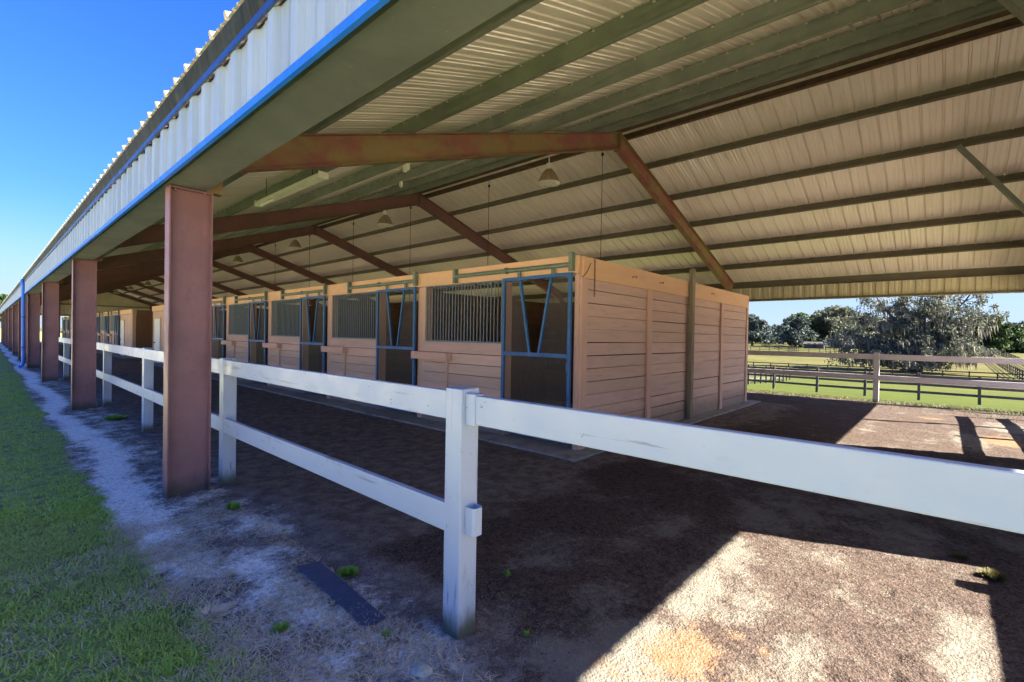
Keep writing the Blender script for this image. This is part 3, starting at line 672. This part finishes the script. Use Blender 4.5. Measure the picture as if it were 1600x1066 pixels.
def build_front(blk, y0):
    """one stall bay front at y0: returns parts"""
    res = []
    # door
    a, b = y0+.075, y0+1.385; x = 5.455; z0, z1, zm = .10, 2.50, 1.33; t = .05
    m = MB(); m.box(x, x+.045, a, a+t, z0, z1).box(x, x+.045, b-t, b, z0, z1).box(x+.001, x+.044, a+t, b-t, z1-t, z1).box(x+.001, x+.044, a+t, b-t, z0, z0+t)
    m.box(x+.001, x+.044, a+t, b-t, zm-.03, zm+.03).box(x+.003, x+.03, a+t, b-t, .60, .625)
    vt1, vt2 = b-.36, a+.36; cb = (a+b)/2
    fr = m.build('door', DOORBLUE, blk, bevel=.004)
    for (ya_, yb_) in ((vt1, cb+.09), (vt2, cb-.09)): MB().beam((x+.02, ya_, z1-t), (x+.02, yb_, zm+.03), .035, .04, (1, 0, 0)).build('door_brace', DOORBLUE, fr)
    mm = MB(); zt = z1-t
    meshpanel(mm, [[(a+t, z0+t), (b-t, z0+t), (b-t, zm-.03), (a+t, zm-.03)], [(cb+.11, zm+.03), (b-t, zm+.03), (b-t, zt), (vt1+.02, zt)], [(a+t, zm+.03), (cb-.11, zm+.03), (vt2-.02, zt), (a+t, zt)]], x+.025)
    mm.build('wire_mesh', MESHW, fr)
    MB().tube([(x, a+.02, 1.25), (x-.05, a+.02, 1.25), (x-.05, a+.02, 1.12), (x, a+.02, 1.12)], .007, 6).build('handle', DOORBLUE, fr)
    for q_ in (a+.3, b-.36): MB().box(x+.015, x+.03, q_, q_+.06, z1, 2.60).build('hanger', TRACK, fr)
    res.append(fr)
    # track
    tr = MB().tube([(5.47, y0+.10, 2.612), (5.47, y0+2.55, 2.612)], .034, 12).build('door_track', TRACK, blk, smooth=False)
    for q_ in ((5.44, 5.515, y0+.055, y0+.115, 2.52, 2.78), (5.44, 5.515, y0+2.5, y0+2.56, 2.50, 2.74), (5.432, 5.50, y0+1.3, y0+1.33, 2.57, 2.66)): MB().box(*q_).build('bracket', TRACK, tr)
    res.append(tr)
    # grille
    g0, g1 = y0+1.47, y0+3.43; m = MB(); m.box(5.545, 5.575, g0, g1, 1.478, 1.50).box(5.545, 5.575, g0, g1, 2.478, 2.492)
    nb = 25
    for i in range(nb):
        yy = g0+.02+(g1-g0-.04)*i/(nb-1)
        m.tube([(5.56, yy+rnd.uniform(-.003, .003), 1.50), (5.56, yy, 2.478)], .010, 6, False)
    res.append(m.build('window_grille', BARBLUE, blk))
    # lower boards
    m = MB(); z = .03
    while z < 1.27:
        h = .172; gap = rnd.uniform(.004, .010)
        m.box(5.535+rnd.uniform(0, .006), 5.575, y0+1.40, y0+3.50, z, min(z+h, 1.275)); z += h+gap
    m.box(5.525, 5.575, y0+1.40, y0+3.50, 1.285, 1.476)
    res.append(m.build('front_boards', TAN, blk))
    # posts
    res.append(MB().box(5.54, 5.70, y0+1.389, y0+1.468, .0, 2.49).build('stall_post', TANPOST, blk, bevel=.004))
    # latch board
    ya = y0+2.66
    lb = MB().box(5.40, 5.50, ya, ya+1.02, 1.15, 1.285).box(5.50, 5.5345, ya, ya+.08, 1.15, 1.285).build('latch_board', TANPOST, blk, bevel=.006)
    res.append(lb)
    res.append(MB().box(5.50, 5.5345, ya+.08, ya+.115, .1, 1.15).build('conduit', TANPOST, blk))
    return res
def stall_block(Y0, nb, kinds, endmat, label, detail_end=True):
    Y1 = Y0+nb*PB
    blk = empty('stall_block', (XF+3.8, Y0+.1, 0), label, 'horse stalls', 'stall blocks standing under the barn roof')
    global KIDS
    proto = None
    for k in range(nb):
        y0 = Y0+k*PB
        if kinds[k] == 's':
            if proto is None:
                proto = build_front(blk, y0); py0 = y0
                for q in proto: KIDS[q.name] = kids(q)
            else:
                for q in proto: copy_part(q, blk, (0, y0-py0, 0))
        else:
            m = MB(); yy = y0+.08
            while yy < y0+PB-.1:
                m.box(5.54, 5.57, yy, min(yy+.3, y0+PB-.005)-.004, .03, 2.48); yy += .3
            m.build('wall_panel', TAN, blk)
            d0 = y0+1.9 if k > 0 else y0+2.2
            dr = MB().box(5.50, 5.535, d0, d0+1.0, .05, 2.12).build('door', WHITEDOOR, blk, bevel=.004)
            MB().box(5.495, 5.50, d0+.2, d0+.8, 1.2, 1.9).build('pane', GLASSDK, dr) if False else None
            MB().tube([(5.45, d0+.9, 1.0), (5.50, d0+.9, 1.0)], .03, 8).build('handle', MESHW, dr)
            MB().box(5.515, 5.539, d0-.09, d0-.005, .03, 2.2).box(5.515, 5.539, d0+1.005, d0+1.09, .03, 2.2).box(5.515, 5.539, d0-.005, d0+1.005, 2.125, 2.2).build('door_frame', TANPOST, blk)
    for k in range(nb+1):
        yy = Y0+k*PB
        w0, w1 = (yy, yy+.07) if k == 0 else ((yy-.145, yy+.07) if k < nb else (yy-.145, yy))
        MB().box(5.54, 5.70, w0, w1, 0, 2.49).build('stall_post', TANPOST, blk, bevel=.005)
        if 0 < k < nb:   # partitions
            m = MB(); z = .03
            while z < 2.4: m.box(5.72, 13.05, yy-.02, yy+.02, z, z+.18); z += .185
            m.build('partition', BROWN, blk)
    # header, in lengths
    m = MB(); k = 0
    for k in range(nb):
        m.box(5.522, 5.575, Y0+k*PB+.003, Y0+(k+1)*PB-.003, 2.494, 2.745+rnd.uniform(-.004, .004))
    m.build('header_board', ORANGE, blk, bevel=.003)
    m = MB(); z = .03
    while z < 2.35: m.box(9.40, 9.44, Y0+.06, Y1-.06, z, z+.18); z += .185
    m.build('spine_wall', BROWN, blk)
    m = MB(); z = .03
    while z < 2.6: m.box(XB-.04, XB, Y0+.02, Y1-.02, z, z+.185); z += .19
    m.build('rear_wall', TAN, blk)
    # end walls
    for (ye, s_) in ((Y0, -1), (Y1, 1)):
        if s_ < 0 and endmat is not TAN:
            m = MB(); xx = 5.72
            while xx < XB-.3: m.box(xx, xx+.298, ye-.0, ye+.03, .03, 2.55); xx += .3
            ew = m.build('end_wall', endmat, blk)
            MB().box(5.72, XB, ye-.02, ye+.0, 2.552, 2.70).build('header_board', BROWNDOOR, blk)
            MB().tube([(8.2, ye-.06, 1.0), (8.2, ye-.06, 1.7)], .02, 6).build('handle', MESHW, ew)
            continue
        m = MB(); segs = [(5.72, 7.60), (7.60, 9.36), (9.36, 11.20), (11.20, XB)]
        z = .02; row = 0
        while z < 2.40:
            hh = .186; gap = .007
            for a, b in segs:
                j = rnd.uniform(-.004, .004); ja = rnd.uniform(-.004, .004); g_ = rnd.uniform(.004, .012) if rnd.random() < .75 else rnd.uniform(.014, .026)
                yo = rnd.uniform(-.005, .005)
                z0a, z0b, z1a, z1b = z+j, z+ja, z+hh+j-g_*.5, z+hh+ja-g_*.5
                m.add([(a+.003, ye+yo, z0a), (b-.003, ye+yo, z0b), (b-.003, ye+.035, z0b), (a+.003, ye+.035, z0a), (a+.003, ye+yo, z1a), (b-.003, ye+yo, z1b), (b-.003, ye+.035, z1b), (a+.003, ye+.035, z1a)],
                      [(0, 3, 2, 1), (4, 5, 6, 7), (0, 1, 5, 4), (1, 2, 6, 5), (2, 3, 7, 6), (3, 0, 4, 7)])
            z += hh+gap*.4; row += 1
        ew = m.build('end_wall', TAN, blk, bevel=.003)
        yo = -.03 if s_ < 0 else .036
        MB().box(5.60, 9.40, ye-.03, ye+.034, 2.43, 2.735).box(9.405, XB+.01, ye-.03, ye+.034, 2.425, 2.735).build('header_board', ORANGE, blk, bevel=.004)
        MB().box(5.58, 5.735, ye-.028, ye+.034, 0, 2.428).build('corner_board', TANPOST, blk, bevel=.006)
        m = MB()
        for xx, w_ in ((7.655, .14), (11.245, .15)): 
            MB().box(xx-w_/2, xx+w_/2, ye-.045, ye-.006, .0, 2.425).build('batten', TANPOST, blk, bevel=.005)
        MB().box(XB-.12, XB+.015, ye-.028, ye-.006, 0, 2.42).build('batten', TANPOST, blk, bevel=.005)
    # slab
    m = MB(); m.box(5.10, XB+.35, Y0-.28, Y1+.3, -.08, .028)
    m.build('slab', CONC, blk, bevel=.01)
    return blk
blk1 = stall_block(3.775, 7, 'sssssst', TAN, 'near horse stall block with peach plank end wall and blue sliding doors')
blk2 = stall_block(33.5, 10, 'tsssssssss', BROWNDOOR, 'farther horse stall block with brown end wall beyond the breezeway')
# bare wooden post against the end wall
m = MB().box(9.29, 9.42, 3.66, 3.74, .02, 2.98)
tag(m.build('wooden_post', RAWWOOD, at=(9.35, 3.7, 0), bevel=.006), 'tall unpainted wooden post against the peach end wall', 'post')
# hooks on end wall
for xx in (7.0, 8.0, 10.5):
    tag(MB().tube([(xx, 3.745, 2.58), (xx, 3.71, 2.585), (xx+.06, 3.70, 2.60), (xx+.075, 3.71, 2.57)], .006, 6).build('wall_hook', MESHW, at=(xx, 3.74, 2.58)),
        {7.0: 'dark metal hook on the top board nearest the stall corner', 8.0: 'rusty hook left of the bare wooden post', 10.5: 'rusty hook right of the bare wooden post'}[xx], 'hook', 'hooks along the top board of the end wall')
# chain
m = MB(); z = 2.70
for i in range(17):
    cx, cy = 5.86, 3.725; pts = []
    for k in range(9):
        t = 2*math.pi*k/8; u = .011*math.cos(t); v = .020*math.sin(t)
        pts.append((cx+(u if i % 2 else 0), cy+(0 if i % 2 else u), z+v))
    m.tube(pts, .0035, 5, False); z -= .031
tag(m.build('chain', RUSTY, at=(5.86, 3.725, 2.7)), 'short rusty chain hanging at the top corner of the stalls', 'chain')
m = MB(); m.tube([(5.50+.012*i, 3.70-.003*i+ .0, 2.43+.0009*i*i+.004*i) for i in range(14)], .006, 6)
tag(m.build('rope', CABLE, at=(5.6, 3.7, 2.45)), 'dark rope running from the door track round the corner post', 'rope')

# ------------------------------------------------------------------ hanging lamps, cords, tube fixture
def lamp(y, label):
    t = empty('hanging_lamp', (XR, y, 5.42), label, 'lamp', 'bell lamps hanging from the ridge')
    z = 5.42
    MB().lathe([(.285, .0), (.275, .04), (.245, .10), (.215, .17), (.18, .24), (.135, .30), (.10, .33), (.09, .35)], (XR, y, z), 24).build('lamp_shade', LAMPSH, t, smooth=True)
    MB().lathe([(0.001, -.055), (.14, -.042), (.24, -.012), (.286, .002), (.286, .010)], (XR, y, z), 24).build('lens', LAMPGL, t, smooth=True)
    MB().lathe([(.001, .50), (.075, .50), (.082, .48), (.082, .35), (.001, .35)], (XR, y, z), 16).tube([(XR, y, z+.5), (XR, y, z+.66)], .018, 8).build('ballast', FLUO, t)
    return t
names = ['nearest', 'second nearest', 'third nearest', 'fourth nearest', 'fifth', 'sixth', 'seventh', 'eighth', 'farthest']
l0 = lamp(7.4, 'nearest and largest bell lamp hanging from the ridge')
for i in range(1, 9):
    copy_tree(l0, (XR, 7.4+7.25*i, 5.42), '%s bell lamp along the ridge%s' % (names[i], {1: ', left of the second rafter peak', 2: ', below the third rafter peak', 3: ', beside the front maroon column', 4: ' beyond the front column', 5: ' toward the far gable', 6: ' toward the far gable', 7: ' toward the far gable', 8: ' in front of the far gable'}[i]))
ordl = ['nearest cord, right of the first bell lamp', 'cord dropping behind the first barred window', 'cord dropping behind the second stall door', 'cord under the second rafter peak going down to the stalls', 'cord near the third rafter peak', 'sixth cord, beyond the third rafter peak']
for i in range(6):
    y = 5.86+3.65*i
    m = MB().tube([(XR+.0, y, 5.95), (XR, y, 1.9)], .0075, 6).lathe([(.001, 0), (.03, 0), (.03, .06), (.001, .07)], (XR, y, 5.75), 8)
    m.lathe([(.001, .09), (.018, .07), (.022, .0), (.001, -.03)], (XR, y, 1.9), 8)
    m.build('drop_cord', CABLE, barn)
ft = empty('tube_light', (3.4, 8.2, 3.95), 'dusty cream tube light fixture slung below the left roof slope', 'light fixture')
MB().extrude([(-.07, 0, .0), (.07, 0, 0), (.05, 0, .07), (-.05, 0, .07)], (3.4, 6.95, 3.93), (3.4, 9.43, 3.93)).build('housing', FLUO, ft)
for q_ in (6.93, 9.432): MB().box(3.325, 3.475, q_, q_+.018, 3.91, 4.01).build('end_cap', FLUO, ft)
MB().tube([(3.4, 9.35, 3.915), (3.4, 8.75, 3.915)], .017, 8).build('tube', LAMPGL, ft)
for q_ in (7.3, 9.1): MB().tube([(3.4, q_, 4.0), (3.4, q_, 4.36)], .006, 5).build('hanger', CABLE, ft)
for i, (x, y) in enumerate([(5.30, 7.5), (5.33, 7.62), (6.68, 9.7)]):
    tag(MB().box(x-.03, x+.03, y-.03, y+.03, rz(x)-.12, rz(x)+.0).lathe([(.001, -.15), (.025, -.14), (.03, -.12)], (x, y, rz(x)), 8).build('junction_box', FLUO, at=(x, y, rz(x))),
        ['small pale junction box under the left slope purlin, leftmost of the pair', 'small pale junction box under the left slope purlin, rightmost of the pair', 'lone small pale junction box under an upper purlin'][i], 'junction box', 'junction boxes under the purlins')

# ------------------------------------------------------------------ white fences
wf = empty('white_fence', (1.73, 9, 0), 'white two rail wooden fence running along inside the barn columns', 'fence')
FYS = [1.915+3.67*k for k in range(7)]
for k, y in enumerate(FYS):
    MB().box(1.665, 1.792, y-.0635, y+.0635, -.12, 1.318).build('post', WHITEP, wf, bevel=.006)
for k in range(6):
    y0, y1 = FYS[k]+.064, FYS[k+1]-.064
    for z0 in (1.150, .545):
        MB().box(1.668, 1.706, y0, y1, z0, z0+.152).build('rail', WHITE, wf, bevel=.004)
sr = MB().box(1.70, 1.742, -1.55, FYS[0]-.125, 1.138, 1.288).build('slide_rail', WHITE, wf, bevel=.005)
MB().box(1.692, 1.7515, FYS[0]-.135, FYS[0]-.0645, 1.130, 1.296).build('sleeve', WHITE, sr, bevel=.004)
m = MB(); yb = FYS[0]-.0645
pr = [(-.036, 0), (-.036, -.055), (-.022, -.07), (.022, -.07), (.036, -.055), (.036, 0)]
inn = [(-.030, 0), (-.030, -.052), (-.019, -.063), (.019, -.063), (.030, -.052), (.030, 0)]
for (a, b), (c_, d_) in zip(zip(pr, pr[1:]), zip(inn, inn[1:])):
    z0, z1 = .555, .70
    vs = [(1.735+a[0], yb+a[1]), (1.735+b[0], yb+b[1]), (1.735+d_[0], yb+d_[1]), (1.735+c_[0], yb+c_[1])]
    m.add([(x, y, z0) for x, y in vs]+[(x, y, z1) for x, y in vs], [(0, 3, 2, 1), (4, 5, 6, 7), (0, 1, 5, 4), (1, 2, 6, 5), (2, 3, 7, 6), (3, 0, 4, 7)])
m.build('rail_socket', WHITE, wf)
ff = empty('white_fence', (16.9, 4, 0), 'off white two rail fence on the far side facing the green field', 'fence')
ffy = [1.40+3.55*k for k in range(-1, 4)]
for y in ffy: MB().box(16.84, 16.97, y-.065, y+.065, -.25, 1.31).build('post', WHITEFAR, ff, bevel=.006)
for k in range(4):
    for z0 in (1.12, .53):
        MB().box(16.85, 16.90, ffy[k]+.0655, ffy[k+1]-.0655, z0, z0+.15).build('rail', WHITEFAR, ff, bevel=.004)
gf = empty('white_fence', (8, -1.62, 0), 'white two rail fence closing the near gable opening', 'fence')
gpx = [1.73, 4.95, 8.4, 11.9, 15.3]
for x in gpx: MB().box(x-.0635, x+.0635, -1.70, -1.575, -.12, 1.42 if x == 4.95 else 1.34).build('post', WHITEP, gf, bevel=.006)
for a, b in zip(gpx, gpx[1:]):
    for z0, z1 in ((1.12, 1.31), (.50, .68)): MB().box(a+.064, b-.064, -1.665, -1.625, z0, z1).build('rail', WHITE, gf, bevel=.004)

# ------------------------------------------------------------------ field fences
def field_fence(pts, hgt, boards, sp, mat, label, pw=.12, bh=.13, seed=1):
    a0 = pts[0]; f = empty('field_fence', (a0[0], a0[1], gz(a0[0])), label, 'fence', 'dark board fences in the fields')
    rg = random.Random(seed); allp = []
    for (p, q) in zip(pts, pts[1:]):
        L_ = math.hypot(q[0]-p[0], q[1]-p[1]); n = max(1, round(L_/sp))
        allp += [(p[0]+(q[0]-p[0])*i/n, p[1]+(q[1]-p[1])*i/n) for i in range(n)]
    allp.append(pts[-1])
    for x, y in allp:
        z = gz(x); h_ = hgt+rg.uniform(-.03, .04); lx, ly = rg.uniform(-.03, .03), rg.uniform(-.03, .03)
        MB().beam((x, y, z-.2), (x+lx, y+ly, z+h_), pw, pw, (1, 0, 0)).build('post', mat, f)
    for j, zb in enumerate(boards):
        b_ = MB(); n = len(allp)
        for i, p in enumerate(allp):
            q0 = allp[max(i-1, 0)]; q1 = allp[min(i+1, n-1)]
            dx, dy = q1[0]-q0[0], q1[1]-q0[1]; L_ = math.hypot(dx, dy); ux, uy = -dy/L_, dx/L_; z = gz(p[0])+zb+rg.uniform(-.02, .02)
            for o_, dz in ((pw/2+.005, -bh/2), (pw/2+.035, -bh/2), (pw/2+.035, bh/2), (pw/2+.005, bh/2)): b_.v.append((p[0]+ux*o_, p[1]+uy*o_, z+dz))
        for i in range(n-1):
            for k in range(4): b_.f.append((i*4+k, i*4+(k+1) % 4, i*4+4+(k+1) % 4, i*4+4+k))
        b_.f += [(3, 2, 1, 0), (n*4-4, n*4-3, n*4-2, n*4-1)]
        b_.build('board', mat, f)
    return f
field_fence([(33.3, 10.2), (33.3, -6.0)], 1.42, [1.28, .82, .42], 2.42, DARKFENCE, 'weathered grey board fence nearest beyond the barn on green grass')
field_fence([(33.3, 10.3), (60, 12.6)], 1.42, [1.28, .82, .42], 2.42, DARKFENCE, 'weathered grey fence running away from the near field corner', seed=4)
field_fence([(78, 26), (78, -7.0)], 1.35, [1.25, .80, .35], 2.44, DARKPAINT, 'dark brown paddock fence crossing the valley before the oak')
field_fence([(78.5, -7.3), (300, -7.8)], 1.4, [1.3, .85, .4], 2.8, DARKPAINT, 'dark fence along the left side of the grassy lane', seed=2)
field_fence([(90, -10.4), (300, -11.5)], 1.4, [1.3, .85, .4], 2.8, DARKPAINT, 'dark fence along the right side of the grassy lane', seed=3)
field_fence([(158, 62), (158, -7.5)], 1.4, [1.3, .85, .4], 2.6, DARKPAINT, 'long dark fence across the golden paddock behind the oak', seed=6)
field_fence([(232, 90), (232, -8)], 1.4, [1.3, .85, .4], 3.0, DARKPAINT, 'dark fence below the distant treeline', seed=7)
field_fence([(160, 32), (232, 60)], 1.4, [1.3, .85, .4], 3.0, DARKPAINT, 'dark diagonal fence climbing toward the grey roofed shed', seed=8)
field_fence([(260, -12), (260, -60)], 1.4, [1.3, .85, .4], 3.0, DARKPAINT, 'distant dark fence on the right beyond the lane', seed=9)

# ------------------------------------------------------------------ trees
def leafcards(rg, centers, radii, n, s0, s1, flat=.75):
    """n cards spread in clumps"""
    k = rg.integers(0, len(centers), n); c_ = centers[k]; r_ = radii[k][:, None]
    d = rg.normal(size=(n, 3)); d /= np.linalg.norm(d, axis=1)[:, None]; rad = rg.uniform(.25, 1., n)[:, None]**.6
    p = c_+d*r_*rad*np.array([1, 1, flat])
    a = rg.normal(size=(n, 3)); a /= np.linalg.norm(a, axis=1)[:, None]
    b = np.cross(a, rg.normal(size=(n, 3))); b /= np.linalg.norm(b, axis=1)[:, None]
    s_ = rg.uniform(s0, s1, n)[:, None]
    V = np.stack([p-a*s_, p-b*s_*.55, p+a*s_, p+b*s_*.55], 1).reshape(-1, 3)
    return V, np.arange(n*4).reshape(n, 4)
def mesh_part(name, V, F, mat, parent):
    me = bpy.data.meshes.new(name); me.from_pydata((np.asarray(V)-np.array(wloc(parent))).tolist(), [], np.asarray(F).tolist()); me.materials.append(mat)
    o = bpy.data.objects.new(name, me); COL.objects.link(o); o.parent = parent; return o
def tree(x, y, ht, wd, label, leaf, nclump=60, nleaf=5000, ls=(.3, .6), low=.25, group='trees across the fields', name='tree', seed=1, bark=BARK, moss=0, flat=.6):
    z = gz(x); t = empty(name, (x, y, z), label, 'tree', group); rg = np.random.default_rng(seed); rr = random.Random(seed)
    C, Rr = [], []; tm = MB(); top = ht*.55
    tm.tube([(x, y, z-.3), (x+.1, y, z+ht*.15), (x+rr.uniform(-.3, .3), y+rr.uniform(-.3, .3), z+ht*.35), (x, y, z+ht*.7)], [wd*.035+.12, wd*.028+.1, wd*.02+.08, .06], 8)
    for i in range(nclump):
        a = rr.uniform(0, 6.283); e = rr.random(); rad = wd/2*math.sqrt(rr.random())*.92
        zt = low+(1-low)*e
        maxr = math.sqrt(max(.04, 1-((zt-.42)/.62)**2))
        px_, py_ = x+rad*maxr*math.cos(a), y+rad*maxr*math.sin(a); pz = z+ht*zt*.95
        C.append((px_, py_, pz)); Rr.append(rr.uniform(.09, .19)*wd*(.75 if zt > .8 else 1))
        if i % 2 == 0:
            zb = z+ht*rr.uniform(.15, .4); mx_, my_ = x+(px_-x)*.5, y+(py_-y)*.5
            tm.tube([(x, y, zb), (mx_, my_, zb+(pz-zb)*.65+rr.uniform(-.4, .4)), (px_, py_, pz)], [wd*.013+.05, wd*.008+.03, .02], 5, False)
    tm.build('trunk', bark, t)
    V, F = leafcards(rg, np.array(C), np.array(Rr), nleaf, ls[0], ls[1], flat); mesh_part('crown', V, F, leaf, t)
    if moss:
        k = rg.integers(0, len(C), moss); Vm = []; Fm = []
        for i in range(moss):
            c_ = C[k[i]]; r_ = Rr[k[i]]; th = rg.uniform(0, 6.283); q = r_*rg.uniform(.2, 1)
            p = np.array([c_[0]+q*math.cos(th), c_[1]+q*math.sin(th), c_[2]-r_*.15*rg.random()]); L_ = rg.uniform(.5, 1.9); w_ = rg.uniform(.05, .17)
            an = rg.uniform(0, 3.14); d = np.array([math.cos(an), math.sin(an), 0])*w_; sw = np.array([rg.uniform(-.15, .15), rg.uniform(-.15, .15), 0])
            o_ = len(Vm); Vm += [p-d*.5, p+d*.5, p+d+sw*.5-[0, 0, L_*.4], p+sw-[0, 0, L_], p-d+sw*.5-[0, 0, L_*.35]]; Fm.append((o_, o_+1, o_+2, o_+3, o_+4))
        mesh_part('moss', Vm, Fm, MOSS, t)
    return t
# the big leaning oak
def big_oak():
    x, y = 98, 3.3; z = gz(x); t = empty('live_oak', (x, y, z), 'large spreading live oak hung with grey moss behind the paddock fence', 'tree', 'trees across the fields')
    rr = random.Random(11); rg = np.random.default_rng(11); tm = MB(); C = []; Rr = []
    tm.tube([(x, y, z-.4), (x, y-.2, z+1.5), (x, y-.6, z+3.2)], [1.0, .8, .75], 10)
    # camera sees +Y to the left, -Y to the right
    limbs = [((0, -6.2, 11.8), .32), ((1, -7.6, 9.0), .30), ((-2, -3.6, 14.2), .26), ((0, -.5, 14.9), .28), ((2, 3.0, 14.9), .26), ((-1, 7.0, 8.5), .28), ((1, 9.0, 6.0), .25), ((-5, 2.5, 1.6), .2), ((-5.5, -.5, 1.2), .2), ((-5, 5.5, 1.8), .2), ((-5, -3.2, 1.6), .2), ((-4.5, 8.5, 2.2), .2), ((-3, 3.0, 8.0), .3), ((3, -3, 9.0), .3),
             ((-3, -5.5, 6.0), .26), ((-2, -6.6, 3.2), .22), ((-2, 6.5, 4.0), .24), ((-4, .5, 4.2), .24), ((-4, -4.0, 3.2), .22), ((3, 5, 10.8), .24), ((-3, -1.5, 11.0), .26), ((-3, 10.5, 3.6), .2), ((0, -7.6, 8.6), .2), ((0,5.5,12.5),.24), ((-2,-3.0,6.4),.24)]
    for (e, r0) in limbs:
        p0 = Vector((x, y-.6, z+3.0)); p3 = Vector((x+e[0], y+e[1], z+e[2])); mid = p0.lerp(p3, .5)+Vector((rr.uniform(-.6, .6), rr.uniform(-.6, .6), rr.uniform(-.5, .7)))
        pts = []
        for i in range(8):
            s_ = i/7; pts.append(p0*(1-s_)**2+mid*2*s_*(1-s_)+p3*s_*s_+Vector((0, rr.uniform(-.15, .15), rr.uniform(-.12, .12))))
        tm.tube(pts, [r0*(1-.8*i/7)+.03 for i in range(8)], 6, False)
        for i in range(3, 8):
            for k in range(4):
                a = Vector((rr.uniform(-2.2, 2.2), rr.uniform(-2.3, 2.3), rr.uniform(-1.3, 1.5))); q = pts[i]+a
                tm.tube([pts[i], q], [.07, .02], 4, False)
                C.append(tuple(q)); Rr.append(rr.uniform(.55, 1.35))
    tm.build('trunk', BARK, t)
    C = np.array(C); Rr = np.array(Rr)
    V, F = leafcards(rg, C, Rr, 34000, .09, .22, .6); mesh_part('crown', V, F, OAKLEAF, t)
    Vm = []; Fm = []; k = rg.integers(0, len(C), 5200)
    for i in range(5200):
        c_ = C[k[i]]; r_ = Rr[k[i]]; th = rg.uniform(0, 6.283); q = r_*rg.uniform(.2, 1)
        p = np.array([c_[0]+q*math.cos(th), c_[1]+q*math.sin(th), c_[2]-r_*.3*rg.random()]); L_ = rg.uniform(.3, 1.5)*(1.5 if rg.random() < .1 else 1); w_ = rg.uniform(.03, .10)
        L_ = max(.2, min(L_, p[2]-z-.5))
        an = rg.uniform(0, 3.14); d = np.array([math.cos(an), math.sin(an), 0])*w_; sw = np.array([0, rg.uniform(-.45, .05), 0])*L_*.6
        o_ = len(Vm); Vm += [p-d*.5, p+d*.5, p+d+sw*.5-[0, 0, L_*.4], p+sw-[0, 0, L_], p-d+sw*.5-[0, 0, L_*.35]]; Fm.append((o_, o_+1, o_+2, o_+3, o_+4))
    mesh_part('moss', Vm, Fm, MOSS, t)
big_oak()
def ydir(px): return float(np.interp(px, [1170, 1200, 1250, 1300, 1400, 1505, 1560, 1600, 1700], [.282, .247, .195, .1457, .058, -.0218, -.0597, -.0857, -.145]))
# (px, X, height, width, label, leafmaterial)
trees = [(1243, 225, 12.5, 15, 'pale bluish bush like tree left of the rounded green tree', BLUELEAF, 1), (1250, 240, 15, 15, 'rounded dark green tree left of the moss covered trees', GREENLEAF, 2), (1284, 250, 16.5, 18, 'brownish oak just right of the rounded green tree', OAKLEAF, 3),
         (1308, 245, 17.5, 22, 'tall grey green oak with a pointed top tip', OAKLEAF, 4), (1333, 255, 15.5, 20, 'mossy oak touching the left side of the big live oak', OAKLEAF, 5), (1543, 210, 11.5, 12, 'airy dark pine like tree right of the big live oak', GREENLEAF, 6),
         (1560, 240, 10, 15, 'low dark tree clump on the right skyline', GREENLEAF, 7), (1596, 230, 9, 16, 'dark tree at the right edge above the lane', GREENLEAF, 8), (1175, 230, 14.5, 12, 'thin pale tree at the stall corner edge', BLUELEAF, 9),
         (1370, 270, 14, 20, 'dark oak partly hidden behind the live oak left half', OAKLEAF, 10), (1500, 280, 10, 22, 'small oak seen under the right limb of the live oak', BLUELEAF, 11), (1630, 250, 9, 18, 'dark tree just beyond the right end of the skyline', GREENLEAF, 12)]
for (px, X_, ht, wd, lab, lm, sd) in trees:
    tree(X_, X_*ydir(px), ht, wd, lab, lm, 60, 4200, (.35, .75), .12, seed=sd+20, moss=500 if lm is OAKLEAF else 0)
# far wood
rg = np.random.default_rng(77); C = []; Rr = []
for i in range(520):
    x = rg.uniform(330, 420); y = rg.uniform(-110, 240); C.append((x, y, gz(x)+rg.uniform(1, 13)+3*mn.noise((y*.03, 0, 0)))); Rr.append(rg.uniform(3, 5.5))
V, F = leafcards(rg, np.array(C), np.array(Rr), 26000, .8, 1.9, .7)
raw_object('far_wood', V, F, BLUELEAF, 'distant grey green treeline along the horizon', 'woodland')
# a tree past the far end of the barn
tree(1.5, 150, 9, 7, 'dark tree past the far end of the barn eave', GREENLEAF, 50, 3000, (.25, .5), .35, seed=60)

# ------------------------------------------------------------------ far buildings
def house(x, y, w_, d_, h_, rh, label, wm, rm, name='shed', group=None, porch=False, rot=0):
    z = gz(x); t = empty(name, (x, y, z), label, 'shed' if name == 'shed' else 'house', group)
    MB().box(x-d_/2, x+d_/2, y-w_/2, y+w_/2, z-.3, z+h_).build('wall', wm, t)
    m = MB(); m.extrude([(-d_/2-.4, 0, h_), (d_/2+.4, 0, h_), (0, 0, h_+rh)], (x, y-w_/2-.4, z+.01), (x, y+w_/2+.4, z+.01)); m.build('roof', rm, t)
    for k in (-.3, .25):
        f_ = MB().box(x-d_/2-.04, x-d_/2, y+k*w_-.55, y+k*w_+.55, z+.9, z+2.0).build('window', GLASSDK, t)
    MB().box(x-d_/2-.04, x-d_/2, y-.05*w_-.45, y-.05*w_+.45, z, z+2.05).build('door', DARKPAINT, t)
    return t
house(215, 215*ydir(1274), 6.5, 5, 1.7, .9, 'low grey roofed shed at the foot of the distant oaks', MT('grey_shed_wall', (.07, .058, .055)), ROOFSH)
house(205, 205*ydir(1327), 1.6, 2, 1.8, .4, 'tiny white shed left of the live oak', WHITEDOOR, WHITEDOOR)
# pale house seen through the far open side between the left columns
house(62, 118, 22, 14, 3.2, 2.6, 'pale house with brown roof seen between the far barn columns', PALEWALL, MT('brown_roof', (.30, .15, .10)), 'house')
